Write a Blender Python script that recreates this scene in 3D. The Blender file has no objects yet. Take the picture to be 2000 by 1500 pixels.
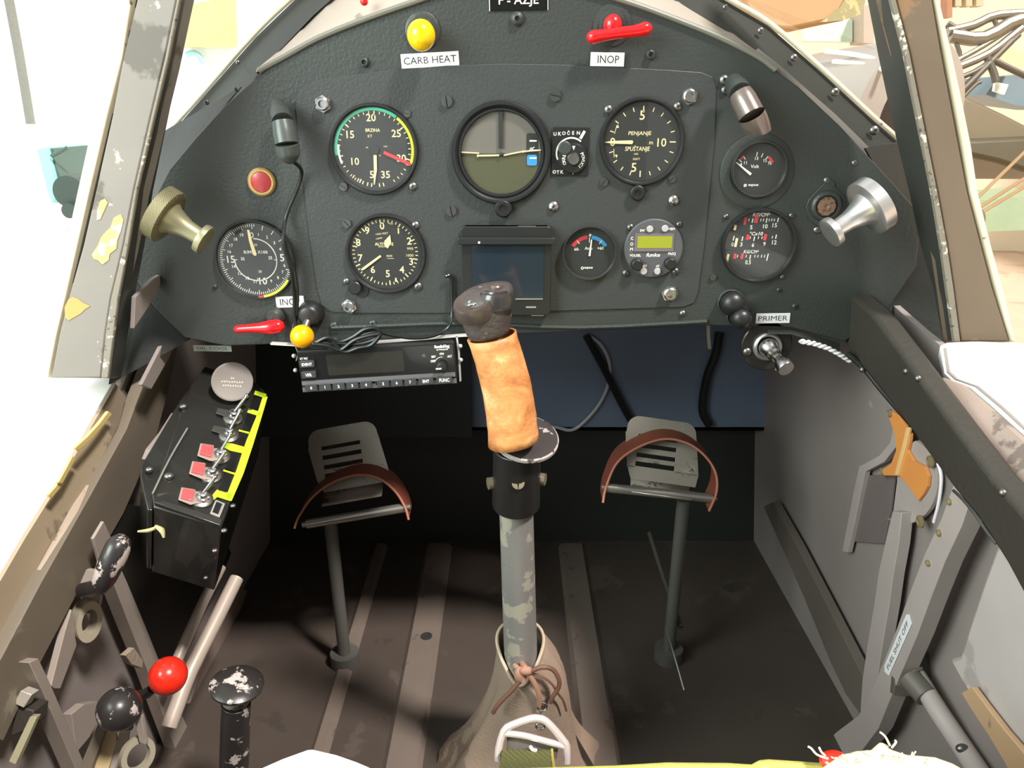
import bpy, bmesh, math, random
from mathutils import Vector, Matrix, noise
R = math.radians
random.seed(7)
col = bpy.context.scene.collection
scene = bpy.context.scene

# ------------------------------------------------------------------ camera, world, light
CAM = Vector((0, 0, 0.74)); PITCH = R(20); FL = 1482.0
FW = Vector((0, math.cos(PITCH), -math.sin(PITCH)))
UP = Vector((0, math.sin(PITCH), math.cos(PITCH)))
cam = bpy.data.objects.new('camera', bpy.data.cameras.new('camera')); col.objects.link(cam)
cam.location = CAM; cam.rotation_euler = (R(90) - PITCH, 0, 0)
cam.data.sensor_width = 36; cam.data.lens = FL / 2000 * 36; cam.data.clip_start = 0.02
scene.camera = cam
scene.view_settings.view_transform = 'Standard'; scene.view_settings.look = 'None'
scene.view_settings.gamma = 1; scene.view_settings.exposure = 0.0
scene.view_settings.use_curve_mapping = False
scene.cycles.max_bounces = 6

world = bpy.data.worlds.new('hangar_daylight'); scene.world = world; world.use_nodes = True
wn = world.node_tree; wn.nodes.clear()
wo = wn.nodes.new('ShaderNodeOutputWorld'); wb = wn.nodes.new('ShaderNodeBackground')
tc = wn.nodes.new('ShaderNodeTexCoord'); sx = wn.nodes.new('ShaderNodeSeparateXYZ')
rp = wn.nodes.new('ShaderNodeValToRGB'); mr = wn.nodes.new('ShaderNodeMapRange')
wn.links.new(tc.outputs['Generated'], sx.inputs[0]); wn.links.new(sx.outputs['X'], mr.inputs[0])
mr.inputs[1].default_value = -1; mr.inputs[2].default_value = 1
e = rp.color_ramp.elements
e[0].position = 0.0; e[0].color = (2.3, 2.4, 2.32, 1)
e[1].position = 1.0; e[1].color = (0.62, 0.56, 0.49, 1)
k = rp.color_ramp.elements.new(0.30); k.color = (2.0, 2.1, 2.03, 1)
k = rp.color_ramp.elements.new(0.46); k.color = (1.1, 1.12, 1.08, 1)
k = rp.color_ramp.elements.new(0.60); k.color = (0.62, 0.60, 0.56, 1)
# the hangar behind the cockpit and its roof are dimmer than the open door side
my = wn.nodes.new('ShaderNodeMapRange'); my.inputs[1].default_value = -0.5; my.inputs[2].default_value = 0.35; my.inputs[3].default_value = 0.75; my.inputs[4].default_value = 1.0
mz = wn.nodes.new('ShaderNodeMapRange'); mz.inputs[1].default_value = 0.25; mz.inputs[2].default_value = 0.8; mz.inputs[3].default_value = 1.0; mz.inputs[4].default_value = 0.6
mm = wn.nodes.new('ShaderNodeMath'); mm.operation = 'MULTIPLY'
wn.links.new(sx.outputs['Y'], my.inputs[0]); wn.links.new(sx.outputs['Z'], mz.inputs[0]); wn.links.new(my.outputs[0], mm.inputs[0]); wn.links.new(mz.outputs[0], mm.inputs[1])
wn.links.new(mm.outputs[0], wb.inputs[1])
wn.links.new(mr.outputs[0], rp.inputs[0]); wn.links.new(rp.outputs[0], wb.inputs[0])
wn.links.new(wb.outputs[0], wo.inputs[0])

sun = bpy.data.objects.new('hangar_skylight', bpy.data.lights.new('hangar_skylight', 'SUN')); col.objects.link(sun)
sun.data.energy = 5.2; sun.data.angle = R(7); sun.data.color = (1.0, 0.94, 0.88)
sun.rotation_euler = Vector((0.42, -0.40, 0.84)).to_track_quat('Z', 'Y').to_euler()
dl = bpy.data.objects.new('hangar_door_daylight', bpy.data.lights.new('hangar_door_daylight', 'AREA')); col.objects.link(dl)
dl.data.energy = 42; dl.data.size = 0.9; dl.data.color = (0.87, 1.0, 0.94)  # area lamp added out of view to brighten the panel's left side
dl.location = (-1.32, -0.40, 1.36)
dl.rotation_euler = (dl.location - Vector((-0.25, 0.74, 0.65))).to_track_quat('Z', 'Y').to_euler()

# ------------------------------------------------------------------ pixel <-> place helpers
def ray(px, py): return FW + Vector((1, 0, 0)) * ((px - 1000) / FL) + UP * ((750 - py) / FL)
def W(px, py, d): return CAM + ray(px, py) * d
def YP(px, py, y): r = ray(px, py); return CAM + r * (y / r.y)
def ZP(px, py, z): r = ray(px, py); return CAM + r * ((z - CAM.z) / r.z)
def PLP(px, py, p0, n): r = ray(px, py); return CAM + r * ((p0 - CAM).dot(n) / r.dot(n))
D = 0.74
def wall_plane(side, off=0.0):
    a = Vector((side * 0.44, 0, 0)); b = Vector((side * 0.385, 0, 0.55))
    n = (b - a).normalized().cross(Vector((0, 1, 0)));
    if n.x * side > 0: n = -n
    return a + n * off, n
def WP(px, py, side, off=0.0): p0, n = wall_plane(side, off); return PLP(px, py, p0, n)
PB = Matrix(((1, 0, 0), (0, 0, -1), (0, 1, 0))).to_4x4()
def PM(cx, cy, rot=0, lift=0, y=D):
    p = YP(cx, cy, y); s = (p - CAM).dot(FW) / FL
    return Matrix.Translation(p) @ PB @ Matrix.Rotation(R(rot), 4, 'Z') @ Matrix.Scale(s, 4) @ Matrix.Translation((0, 0, lift))
def frame(origin, z, x=None, s=1.0):
    z = Vector(z).normalized(); x = Vector(x or (1, 0, 0)); x = (x - z * x.dot(z)).normalized(); y = z.cross(x)
    m = Matrix((x, y, z)).transposed().to_4x4(); return Matrix.Translation(origin) @ m @ Matrix.Scale(s, 4)

# ------------------------------------------------------------------ materials
def lin(c):
    return tuple(((v / 255) / 12.92 if v / 255 <= 0.04045 else ((v / 255 + 0.055) / 1.055) ** 2.4) for v in c) + (1,)
MATS = {}
def mat(name, rgb, rough=0.5, metal=0.0, wear=None, var=0.12, bump=0.0, bscale=200, coat=0.0, emit=0, spec=0.5, vscale=14, sss=0):
    if name in MATS: return MATS[name]
    m = bpy.data.materials.new(name); m.use_nodes = True; nt = m.node_tree; b = nt.nodes['Principled BSDF']
    b.inputs['Roughness'].default_value = rough; b.inputs['Metallic'].default_value = metal
    b.inputs['Coat Weight'].default_value = coat; b.inputs['Specular IOR Level'].default_value = spec
    t = nt.nodes.new('ShaderNodeTexCoord')
    c = lin(rgb)
    n1 = nt.nodes.new('ShaderNodeTexNoise'); n1.inputs['Scale'].default_value = vscale; n1.inputs['Detail'].default_value = 6
    nt.links.new(t.outputs['Object'], n1.inputs['Vector'])
    mx = nt.nodes.new('ShaderNodeMix'); mx.data_type = 'RGBA'
    mx.inputs[6].default_value = tuple(v * (1 - var) for v in c[:3]) + (1,)
    mx.inputs[7].default_value = tuple(min(1, v * (1 + var)) for v in c[:3]) + (1,)
    nt.links.new(n1.outputs['Fac'], mx.inputs[0]); out = mx.outputs[2]
    if wear:
        for (wc, ws, thr, wr) in (wear if isinstance(wear, list) else [wear]):
            n2 = nt.nodes.new('ShaderNodeTexNoise'); n2.inputs['Scale'].default_value = ws; n2.inputs['Detail'].default_value = 8
            n2.inputs['Roughness'].default_value = 0.6
            mp = nt.nodes.new('ShaderNodeMapping'); mp.inputs['Location'].default_value = (ws * .37, thr * 9, 1.3)
            nt.links.new(t.outputs['Object'], mp.inputs[0]); nt.links.new(mp.outputs[0], n2.inputs['Vector'])
            r2 = nt.nodes.new('ShaderNodeValToRGB'); r2.color_ramp.elements[0].position = thr; r2.color_ramp.elements[1].position = thr + 0.025
            nt.links.new(n2.outputs['Fac'], r2.inputs[0])
            m2 = nt.nodes.new('ShaderNodeMix'); m2.data_type = 'RGBA'; m2.inputs[7].default_value = lin(wc)
            nt.links.new(r2.outputs[0], m2.inputs[0]); nt.links.new(out, m2.inputs[6]); out = m2.outputs[2]
    nt.links.new(out, b.inputs['Base Color'])
    if bump:
        n3 = nt.nodes.new('ShaderNodeTexNoise'); n3.inputs['Scale'].default_value = bscale; n3.inputs['Detail'].default_value = 4
        nt.links.new(t.outputs['Object'], n3.inputs['Vector'])
        bp = nt.nodes.new('ShaderNodeBump'); bp.inputs['Strength'].default_value = bump; bp.inputs['Distance'].default_value = 0.002
        nt.links.new(n3.outputs['Fac'], bp.inputs['Height']); nt.links.new(bp.outputs[0], b.inputs['Normal'])
    MATS[name] = m; return m
def glassmat(name, refl=1.0, tint=(1, 1, 1)):
    m = bpy.data.materials.new(name); m.use_nodes = True; nt = m.node_tree; nt.nodes.clear()
    o = nt.nodes.new('ShaderNodeOutputMaterial'); tr = nt.nodes.new('ShaderNodeBsdfTransparent'); g = nt.nodes.new('ShaderNodeBsdfGlossy')
    tr.inputs[0].default_value = tint + (1,); g.inputs['Roughness'].default_value = 0.03
    fr = nt.nodes.new('ShaderNodeLayerWeight'); fr.inputs[0].default_value = 0.5
    pw = nt.nodes.new('ShaderNodeMath'); pw.operation = 'POWER'; pw.inputs[1].default_value = 4
    mu = nt.nodes.new('ShaderNodeMath'); mu.operation = 'MULTIPLY_ADD'; mu.inputs[1].default_value = 0.7 * refl; mu.inputs[2].default_value = 0.03 * refl
    nt.links.new(fr.outputs['Facing'], pw.inputs[0]); nt.links.new(pw.outputs[0], mu.inputs[0])
    x = nt.nodes.new('ShaderNodeMixShader'); nt.links.new(mu.outputs[0], x.inputs[0]); nt.links.new(tr.outputs[0], x.inputs[1]); nt.links.new(g.outputs[0], x.inputs[2])
    nt.links.new(x.outputs[0], o.inputs[0]); return m

PANEL = mat('panel_black_paint', (54, 58, 56), 0.42, bump=0.25, bscale=320, var=0.1)
PLATE = mat('gauge_plate_black_paint', (57, 60, 60), 0.45, bump=0.2, bscale=420, var=0.06)
BLACK = mat('black_plastic', (34, 35, 36), 0.38)
GLOSSB = mat('glossy_black', (24, 24, 25), 0.15, coat=0.5)
DIAL = mat('dial_black', (44, 46, 46), 0.6, var=0.04)
WHITE = mat('dial_white', (238, 238, 225), 0.6, var=0.03)
CREAM = mat('luminous_cream', (238, 222, 170), 0.6, var=0.05)
STEEL = mat('bright_steel', (190, 190, 190), 0.25, 1.0)
DSTEEL = mat('dull_steel', (130, 128, 125), 0.4, 0.9)
ALU = mat('turned_aluminium', (215, 213, 212), 0.32, 0.85)
DKSCREW = mat('blackened_screw', (105, 105, 105), 0.35, 0.8)
PAPER = mat('white_label_paper', (240, 238, 240), 0.6, var=0.02)
INK = mat('label_ink', (45, 45, 50), 0.6)
YEL = mat('yellow_plastic', (255, 205, 12), 0.22, coat=0.4, var=0.03)
ORYEL = mat('amber_plastic', (255, 172, 5), 0.22, coat=0.4, var=0.03)
RED = mat('red_enamel', (225, 22, 30), 0.25, coat=0.4, var=0.05)
ORED = mat('orange_red_enamel', (235, 45, 28), 0.25, coat=0.5, var=0.05, wear=((150, 60, 40), 90, 0.72, 0))
GREENP = mat('green_arc_paint', (70, 190, 150), 0.5)
YELP = mat('yellow_arc_paint', (235, 235, 70), 0.5)
REDP = mat('red_dial_paint', (215, 60, 70), 0.5)
BLUEP = mat('blue_dial_paint', (60, 150, 210), 0.5)
LIME = mat('lime_marking_paint', (205, 240, 40), 0.5, wear=((70, 90, 30), 60, 0.66, 0))
GREY = mat('grey_interior_paint', (146, 136, 132), 0.55, wear=((165, 158, 150), 25, 0.7, 0), var=0.1)
GREYL = mat('grey_frame_paint', (160, 148, 138), 0.5, wear=((185, 180, 172), 45, 0.68, 0))
GREYD = mat('dark_grey_interior_paint', (84, 82, 76), 0.55, var=0.15)
OLIVE = mat('olive_grey_interior_paint', (118, 108, 94), 0.55, wear=((140, 132, 115), 12, 0.62, 0), var=0.15)
BLUEG = mat('blue_grey_bulkhead_paint', (112, 126, 148), 0.55, var=0.12)
BLKM = mat('black_side_panel_paint', (36, 38, 36), 0.4, bump=0.1, wear=((110, 110, 105), 70, 0.76, 0))
RAILB = mat('black_rail_padding', (56, 52, 46), 0.6, bump=0.3, bscale=150)
WORNB = mat('worn_black_enamel', (46, 42, 41), 0.32, wear=[((175, 165, 160), 75, 0.60, 0), ((188, 176, 170), 40, 0.63, 0)], bump=0.15, bscale=90)
POSTF = mat('worn_grey_post_paint', (128, 122, 115), 0.5, wear=[((222, 214, 180), 60, 0.66, 0), ((96, 90, 82), 9, .56, 0)], var=0.15)
POSTR = mat('worn_brown_post_paint', (112, 98, 82), 0.5, wear=[((140, 112, 84), 10, 0.55, 0), ((175, 160, 130), 30, 0.70, 0)], var=0.2)
EDGEW = mat('chipped_edge_paint', (128, 122, 110), 0.45, wear=[((84, 78, 70), 190, 0.60, 0), ((205, 200, 186), 110, 0.60, 0)])
LIPW = mat('cream_lip_paint', (225, 215, 190), 0.4, wear=((120, 105, 80), 60, 0.66, 0))
SKINW = mat('white_fuselage_paint', (246, 246, 242), 0.3, coat=0.3, var=0.02)
LEATHER = mat('tan_leather', (216, 142, 84), 0.5, bump=0.5, bscale=120, wear=[((234, 174, 112), 50, 0.57, 0), ((190, 118, 70), 80, 0.62, 0)], var=0.2, vscale=40)
_nt = LEATHER.node_tree; _b = _nt.nodes['Principled BSDF']; _t = _nt.nodes.new('ShaderNodeTexCoord')
_mp = _nt.nodes.new('ShaderNodeMapping'); _mp.inputs['Rotation'].default_value = (0.3, 0.5, 0.6); _mp.inputs['Scale'].default_value = (1, 1, 1.7)
_n = _nt.nodes.new('ShaderNodeTexNoise'); _n.inputs['Scale'].default_value = 24; _n.inputs['Detail'].default_value = 9; _n.inputs['Roughness'].default_value = .68; _n.inputs['Distortion'].default_value = 0.8
_r = _nt.nodes.new('ShaderNodeValToRGB'); _e = _r.color_ramp.elements
_e[0].position = .30; _e[0].color = lin((160, 98, 62)); _e[1].position = .74; _e[1].color = lin((250, 212, 158))
_k = _e.new(.46); _k.color = lin((206, 136, 80)); _k = _e.new(.58); _k.color = lin((224, 158, 100))
_nt.links.new(_t.outputs['Object'], _mp.inputs[0]); _nt.links.new(_mp.outputs[0], _n.inputs['Vector']); _nt.links.new(_n.outputs['Fac'], _r.inputs[0]); _nt.links.new(_r.outputs[0], _b.inputs['Base Color'])
STRAP = mat('brown_leather_strap', (122, 66, 50), 0.5, bump=0.2)
STRAPE = mat('raw_strap_edge', (175, 110, 88), 0.7)
CANVAS = mat('canvas_boot_cloth', (140, 120, 104), 0.9, bump=0.3, bscale=420, wear=((112, 95, 80), 14, 0.58, 0), var=0.2, vscale=30)
GLASS = glassmat('gauge_glass', 1.0)
PANE = glassmat('windscreen_glass', 0.8)
CABLE = mat('black_cable', (28, 30, 30), 0.3)

# ------------------------------------------------------------------ mesh builder
_tx = {}
def text_mesh(s, off):
    if (s, off) in _tx: return _tx[(s, off)]
    cu = bpy.data.curves.new('t', 'FONT'); cu.body = s; cu.size = 1; cu.offset = off; cu.resolution_u = 2
    cu.align_x = 'CENTER'; cu.align_y = 'CENTER'
    ob = bpy.data.objects.new('t', cu); col.objects.link(ob)
    me = bpy.data.meshes.new_from_object(ob.evaluated_get(bpy.context.evaluated_depsgraph_get()))
    vs = [v.co.copy() for v in me.vertices]; fs = [tuple(p.vertices) for p in me.polygons]
    if vs:
        ys = [v.y for v in vs]; xs = [v.x for v in vs]; c = Vector(((max(xs) + min(xs)) / 2, (max(ys) + min(ys)) / 2, 0))
        vs = [v - c for v in vs]
    w = max(v.x for v in vs) * 2; h = max(v.y for v in vs) * 2
    bpy.data.objects.remove(ob); bpy.data.curves.remove(cu); bpy.data.meshes.remove(me)
    _tx[(s, off)] = (vs, fs, w, h); return _tx[(s, off)]

class MB:
    def __init__(s, M=None): s.v = []; s.f = []; s.m = []; s.M = M or Matrix.Identity(4); s.mi = 0
    def add(s, vs, fs):
        o = len(s.v); s.v += [s.M @ Vector(v) for v in vs]; s.f += [tuple(o + i for i in f) for f in fs]; s.m += [s.mi] * len(fs); return s
    def mat(s, i): s.mi = i; return s
    def prism(s, pts, vec):
        pts = [Vector(p) if len(p) == 3 else Vector((p[0], p[1], 0)) for p in pts]; vec = Vector(vec); n = len(pts)
        return s.add(pts + [p + vec for p in pts], [tuple(range(n)), tuple(range(2 * n - 1, n - 1, -1))] + [(i, (i + 1) % n, n + (i + 1) % n, n + i) for i in range(n)])
    def flat(s, pts, z=0):
        return s.add([(p[0], p[1], z) if len(p) == 2 else p for p in pts], [tuple(range(len(pts)))])
    def band(s, A, B, vec):
        n = len(A); vec = Vector(vec); A = [Vector(a) for a in A]; B = [Vector(b) for b in B]
        vs = A + B + [a + vec for a in A] + [b + vec for b in B]; fs = []
        for i in range(n - 1):
            fs += [(i, i + 1, n + i + 1, n + i), (2 * n + i, 3 * n + i, 3 * n + i + 1, 2 * n + i + 1), (i, 2 * n + i, 2 * n + i + 1, i + 1), (n + i, n + i + 1, 3 * n + i + 1, 3 * n + i)]
        fs += [(0, n, 3 * n, 2 * n), (n - 1, 3 * n - 1, 4 * n - 1, 2 * n - 1)]
        return s.add(vs, fs)
    def box(s, c, sz, rot=0):
        x, y, z = sz[0] / 2, sz[1] / 2, sz[2] / 2; m = Matrix.Translation(c) @ Matrix.Rotation(R(rot), 4, 'Z')
        return s.add([m @ Vector(p) for p in ((-x, -y, -z), (x, -y, -z), (x, y, -z), (-x, y, -z), (-x, -y, z), (x, -y, z), (x, y, z), (-x, y, z))],
                     [(0, 3, 2, 1), (4, 5, 6, 7), (0, 1, 5, 4), (1, 2, 6, 5), (2, 3, 7, 6), (3, 0, 4, 7)])
    def rbox(s, c, w, h, z0, z1, r, rot=0, seg=4):
        pts = []
        for (sx_, sy_, a) in ((1, 1, 0), (-1, 1, 90), (-1, -1, 180), (1, -1, 270)):
            for i in range(seg + 1):
                t = R(a + 90 * i / seg); pts.append(Vector((sx_ * (w / 2 - r) + r * math.cos(t), sy_ * (h / 2 - r) + r * math.sin(t), 0)))
        m = Matrix.Translation((c[0], c[1], z0)) @ Matrix.Rotation(R(rot), 4, 'Z')
        return s.prism([m @ p for p in pts], (0, 0, z1 - z0))
    def lathe(s, prof, n=40, F=None, open_=False):
        F = F or Matrix.Identity(4); vs = []; fs = []; k = len(prof)
        for i in range(n):
            a = 2 * math.pi * i / n
            for r_, z in prof: vs.append(F @ Vector((r_ * math.cos(a), r_ * math.sin(a), z)))
        for i in range(n):
            j = (i + 1) % n
            for q in range(k - 1): fs.append((i * k + q, j * k + q, j * k + q + 1, i * k + q + 1))
        if not open_:
            if prof[0][0] > 1e-9: fs.append(tuple(i * k for i in range(n))[::-1])
            if prof[-1][0] > 1e-9: fs.append(tuple(i * k + k - 1 for i in range(n)))
        return s.add(vs, fs)
    def cyl(s, p0, p1, r0, r1=None, n=24):
        p0 = Vector(p0); p1 = Vector(p1); r1 = r0 if r1 is None else r1; d = p1 - p0
        F = frame(p0, d, (1, 0, 0) if abs(d.normalized().x) < .9 else (0, 1, 0))
        return s.lathe([(r0, 0), (r1, d.length)], n, F)
    def ball(s, c, r, F=None, n=24, m=14, sc=(1, 1, 1)):
        F = Matrix.Translation(c) @ (F or Matrix.Identity(4)) @ Matrix.Diagonal((*sc, 1))
        return s.lathe([(max(0, r * math.sin(math.pi * i / m)), -r * math.cos(math.pi * i / m)) for i in range(m + 1)], n, F, True)
    def tube(s, pts, r, n=12, smooth=3, closed=False, sc=None):
        pts = [Vector(p) for p in pts]; rs = list(r) if isinstance(r, (list, tuple)) else [r] * len(pts)
        if smooth > 1 and len(pts) > 2:
            P = []; Q = []; N = len(pts); rng = N if closed else N - 1
            for i in range(rng):
                a = pts[(i - 1) % N] if closed or i > 0 else pts[0] * 2 - pts[1]
                b = pts[i]; c = pts[(i + 1) % N]; d = pts[(i + 2) % N] if closed or i + 2 < N else pts[-1] * 2 - pts[-2]
                for q in range(smooth):
                    t = q / smooth
                    P.append(0.5 * ((2 * b) + (c - a) * t + (2 * a - 5 * b + 4 * c - d) * t * t + (3 * b - a - 3 * c + d) * t ** 3)); Q.append(rs[i] * (1 - t) + rs[(i + 1) % N] * t)
            if not closed: P.append(pts[-1]); Q.append(rs[-1])
            pts, rs = P, Q
        N = len(pts); vs = []; fs = []
        up = None
        for i in range(N):
            d = (pts[(i + 1) % N] - pts[i - 1]) if closed else (pts[min(i + 1, N - 1)] - pts[max(i - 1, 0)])
            d.normalize()
            if up is None: up = Vector((0, 0, 1)) if abs(d.z) < .9 else Vector((0, 1, 0))
            u = (up - d * up.dot(d)).normalized(); w = d.cross(u); up = u
            for q in range(n):
                a = 2 * math.pi * q / n; vs.append(pts[i] + (u * math.cos(a) + w * math.sin(a)) * rs[i])
        for i in range(N if closed else N - 1):
            j = (i + 1) % N
            for q in range(n): fs.append((i * n + q, i * n + (q + 1) % n, j * n + (q + 1) % n, j * n + q))
        if not closed: fs += [tuple(range(n))[::-1], tuple((N - 1) * n + q for q in range(n))]
        return s.add(vs, fs)
    def ribbon(s, pts, side, w, th, nrm):
        pts = [Vector(p) for p in pts]; N = len(pts); A = []; B = []
        for i, p in enumerate(pts):
            sd = Vector(side[i] if isinstance(side, list) else side).normalized(); ww = w[i] if isinstance(w, list) else w
            A.append(p + sd * ww / 2); B.append(p - sd * ww / 2)
        return s.band(A, B, Vector(nrm) * th)
    def text(s, t, x, y, h, z=0, rot=0, off=0.0, w=None, shear=0):
        vs, fs, tw, th = text_mesh(t, off); k = h / (0.70 if len(t) > 2 or th < .3 else th); kx = k if w is None else w / tw
        m = Matrix.Translation((x, y, z)) @ Matrix.Rotation(R(rot), 4, 'Z')
        return s.add([m @ Vector((v.x * kx + shear * v.y * k, v.y * k, 0)) for v in vs], fs)
    def arc(s, r0, r1, a0, a1, z=0, c=(0, 0), n=None):
        n = n or max(3, int(abs(a1 - a0) / 5)); A = [R(90 - (a0 + (a1 - a0) * i / n)) for i in range(n + 1)]
        vs = [(c[0] + r0 * math.cos(a), c[1] + r0 * math.sin(a), z) for a in A] + [(c[0] + r1 * math.cos(a), c[1] + r1 * math.sin(a), z) for a in A]
        return s.add(vs, [(i, i + 1, n + 2 + i, n + 1 + i) for i in range(n)])
    def tick(s, a, r0, r1, w, z=0, c=(0, 0)):
        a = R(90 - a); d = Vector((math.cos(a), math.sin(a))); q = Vector((-d.y, d.x)) * w / 2; c = Vector(c)
        return s.flat([c + d * r0 + q, c + d * r0 - q, c + d * r1 - q, c + d * r1 + q], z)
ORG = {}
def build(mb, name, mats, parent=None, smooth=True, bev=0, ang=35, origin=None, sub=0, recalc=True):
    me = bpy.data.meshes.new(name)
    if parent is not None: org = ORG[parent.name]
    elif origin is not None: org = Vector(origin)
    else:
        org = Vector((sum(v.x for v in mb.v), sum(v.y for v in mb.v), 0)) / len(mb.v); org.z = min(v.z for v in mb.v)
    me.from_pydata([v - org for v in mb.v], [], mb.f); me.validate()
    for m in (mats if isinstance(mats, (list, tuple)) else [mats]): me.materials.append(m)
    for p, i in zip(me.polygons, mb.m): p.material_index = i
    if recalc:
        bm = bmesh.new(); bm.from_mesh(me); bmesh.ops.remove_doubles(bm, verts=bm.verts, dist=1e-6); bmesh.ops.recalc_face_normals(bm, faces=bm.faces); bm.to_mesh(me); bm.free()
    if smooth:
        for p in me.polygons: p.use_smooth = True
        me.set_sharp_from_angle(angle=R(ang))
    o = bpy.data.objects.new(name, me); col.objects.link(o)
    if parent is not None: o.parent = parent
    else: o.location = org
    ORG[o.name] = org
    if bev:
        b = o.modifiers.new('b', 'BEVEL'); b.width = bev; b.segments = 2; b.limit_method = 'ANGLE'; b.angle_limit = R(40)
    if sub: sb = o.modifiers.new('s', 'SUBSURF'); sb.levels = sub; sb.render_levels = sub
    return o
def tag(o, label, cat, group=None):
    o['label'] = label; o['category'] = cat
    if group: o['group'] = group
    return o
def thing(name, label, cat, loc, group=None):
    o = bpy.data.objects.new(name, None); col.objects.link(o); o.location = loc; o.empty_display_size = .01; ORG[o.name] = Vector(loc)
    return tag(o, label, cat, group)
def struct(o): o['kind'] = 'structure'; return o
def screw(parent, cx, cy, r=7, m=None, lift=3, slot=None, style='slot', y=D, n=16):
    """a raised screw head on the panel face"""
    M = PM(cx, cy, slot if slot is not None else random.uniform(0, 180), lift, y)
    b = MB(M)
    if style == 'slot':
        for sg in (1, -1):
            pts = [(sg * r * .14, -r * .99)] + [(sg * r * math.sin(R(a)), -r * math.cos(R(a))) for a in range(10, 171, 20)] + [(sg * r * .14, r * .99)]
            b.prism(pts, (0, 0, r * .55))
        b.lathe([(r, -1), (r, r * .25)], n)
    elif style == 'cross':
        b.lathe([(r, -1), (r, r * .3), (r * .7, r * .62), (r * .35, r * .7), (r * .3, r * .3), (0, r * .3)], n, None, True)
    elif style == 'hex':
        b.lathe([(r * 1.25, -1), (r * 1.25, r * .3), (r, r * .32)], 6)
        b.lathe([(r, 0), (r, r * .9), (r * .8, r * 1.05), (r * .55, r * 1.05), (r * .5, r * .4), (0, r * .4)], 20, None, True)
    return build(b, 'screw', m or DKSCREW, parent)
# ================================================================== COCKPIT SHELL (structure)
def wl(pts, side, off=0.0): return [WP(x, y, side, off) for x, y in pts]
NL = wall_plane(-1)[1]; NR = wall_plane(1)[1]
FLOORM = mat('worn_floor_paint', (73, 64, 58), .55, wear=[((84, 74, 67), 9, .6, 0), ((66, 59, 54), 14, .64, 0)], var=.15, bump=.15, bscale=60)
b = MB(); b.box((0, .5, -.01), (.9, 1.7, .02)); struct(build(b, 'floor', FLOORM, origin=(0, .5, 0)))
sillL = [(228,738),(222,752),(200,790),(150,880),(100,965),(50,1045),(0,1130),(-80,1262)]
sillR = [(1843,680),(1850,725),(1866,740),(1905,754),(1955,796),(2000,838),(2080,905)]
def side_wall(side, path, name):
    top = wl(path, side); n = wall_plane(side)[1]; last = top[-1]
    front = WP(*path[0], side)
    pts = [Vector((side * .44, 1.3, 0)), WPz(side, 1.3, .67), WPz(side, .80, .66), WPz(side, .79, .56), WPz(side, front.y + .04, front.z + .005)] + top + [WPz(side, -.35, last.z - .02), Vector((side * .44, -.35, 0))]
    return struct(build(MB().prism(pts, -n * .006), name, GREY, None, False, origin=(side * .44, .5, 0)))
def WPz(side, y, z): return Vector((side * (.44 - .055 * z / .55), y, z))
side_wall(-1, sillL, 'wall_left'); side_wall(1, sillR, 'wall_right')
b = MB(); b.prism([(-.46, 1.15, .24), (.46, 1.15, .24), (.42, 1.15, .66), (-.42, 1.15, .66)], (0, .01, 0)); struct(build(b, 'wall_front', BLUEG, None, False, origin=(0, 1.15, .24)))
b = MB(); b.prism([(-.46, 1.2, 0), (.46, 1.2, 0), (.46, 1.2, .25), (-.46, 1.2, .25)], (0, .01, 0)); b.prism([(-.46, 1.15, .24), (.46, 1.15, .24), (.46, 1.21, .24), (-.46, 1.21, .24)], (0, 0, .006))
struct(build(b, 'wall_front_lower', mat('front_recess_black', (44, 46, 44), .5), None, False, origin=(0, 1.2, 0)))
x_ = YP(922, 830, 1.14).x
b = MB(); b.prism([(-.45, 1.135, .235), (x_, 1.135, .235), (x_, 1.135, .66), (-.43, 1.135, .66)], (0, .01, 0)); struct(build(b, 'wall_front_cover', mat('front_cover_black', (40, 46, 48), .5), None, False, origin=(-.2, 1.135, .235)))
b = MB(); b.prism([(-.44, -.35, 0), (.44, -.35, 0), (.39, -.35, .5), (-.39, -.35, .5)], (0, -.01, 0)); struct(build(b, 'wall_rear', GREY, None, False, origin=(0, -.35, 0)))
# grey channels pressed into the floor
CH = mat('floor_channel_paint', (112, 100, 92), .45, wear=((92, 81, 74), 18, .62, 0), var=.15)
for x, w, lb in ((-.131, .036, 'left of the stick'), (.107, .036, 'right of the stick'), (-.235, .012, 'far left')):
    b = MB(); b.prism([(x - w / 2 - .006, 0, 0), (x - w / 2, 0, .007), (x + w / 2, 0, .007), (x + w / 2 + .006, 0, 0)], (0, 1.18, 0)); struct(build(b, 'floor_channel', CH, None, False, origin=(x, .6, 0)))
b = MB()
c = ZP(833, 1243, .0072); b.lathe([(.0085, 0), (.0085, .001), (.007, .0012), (.0068, 0)], 28, Matrix.Translation(c), True); b.cyl(c, c + Vector((0, 0, .0006)), .0062)
tag(build(b, 'floor_fastener', DSTEEL), 'round slotted fastener ring on the lit floor channel left of the stick', 'fastener')

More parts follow.
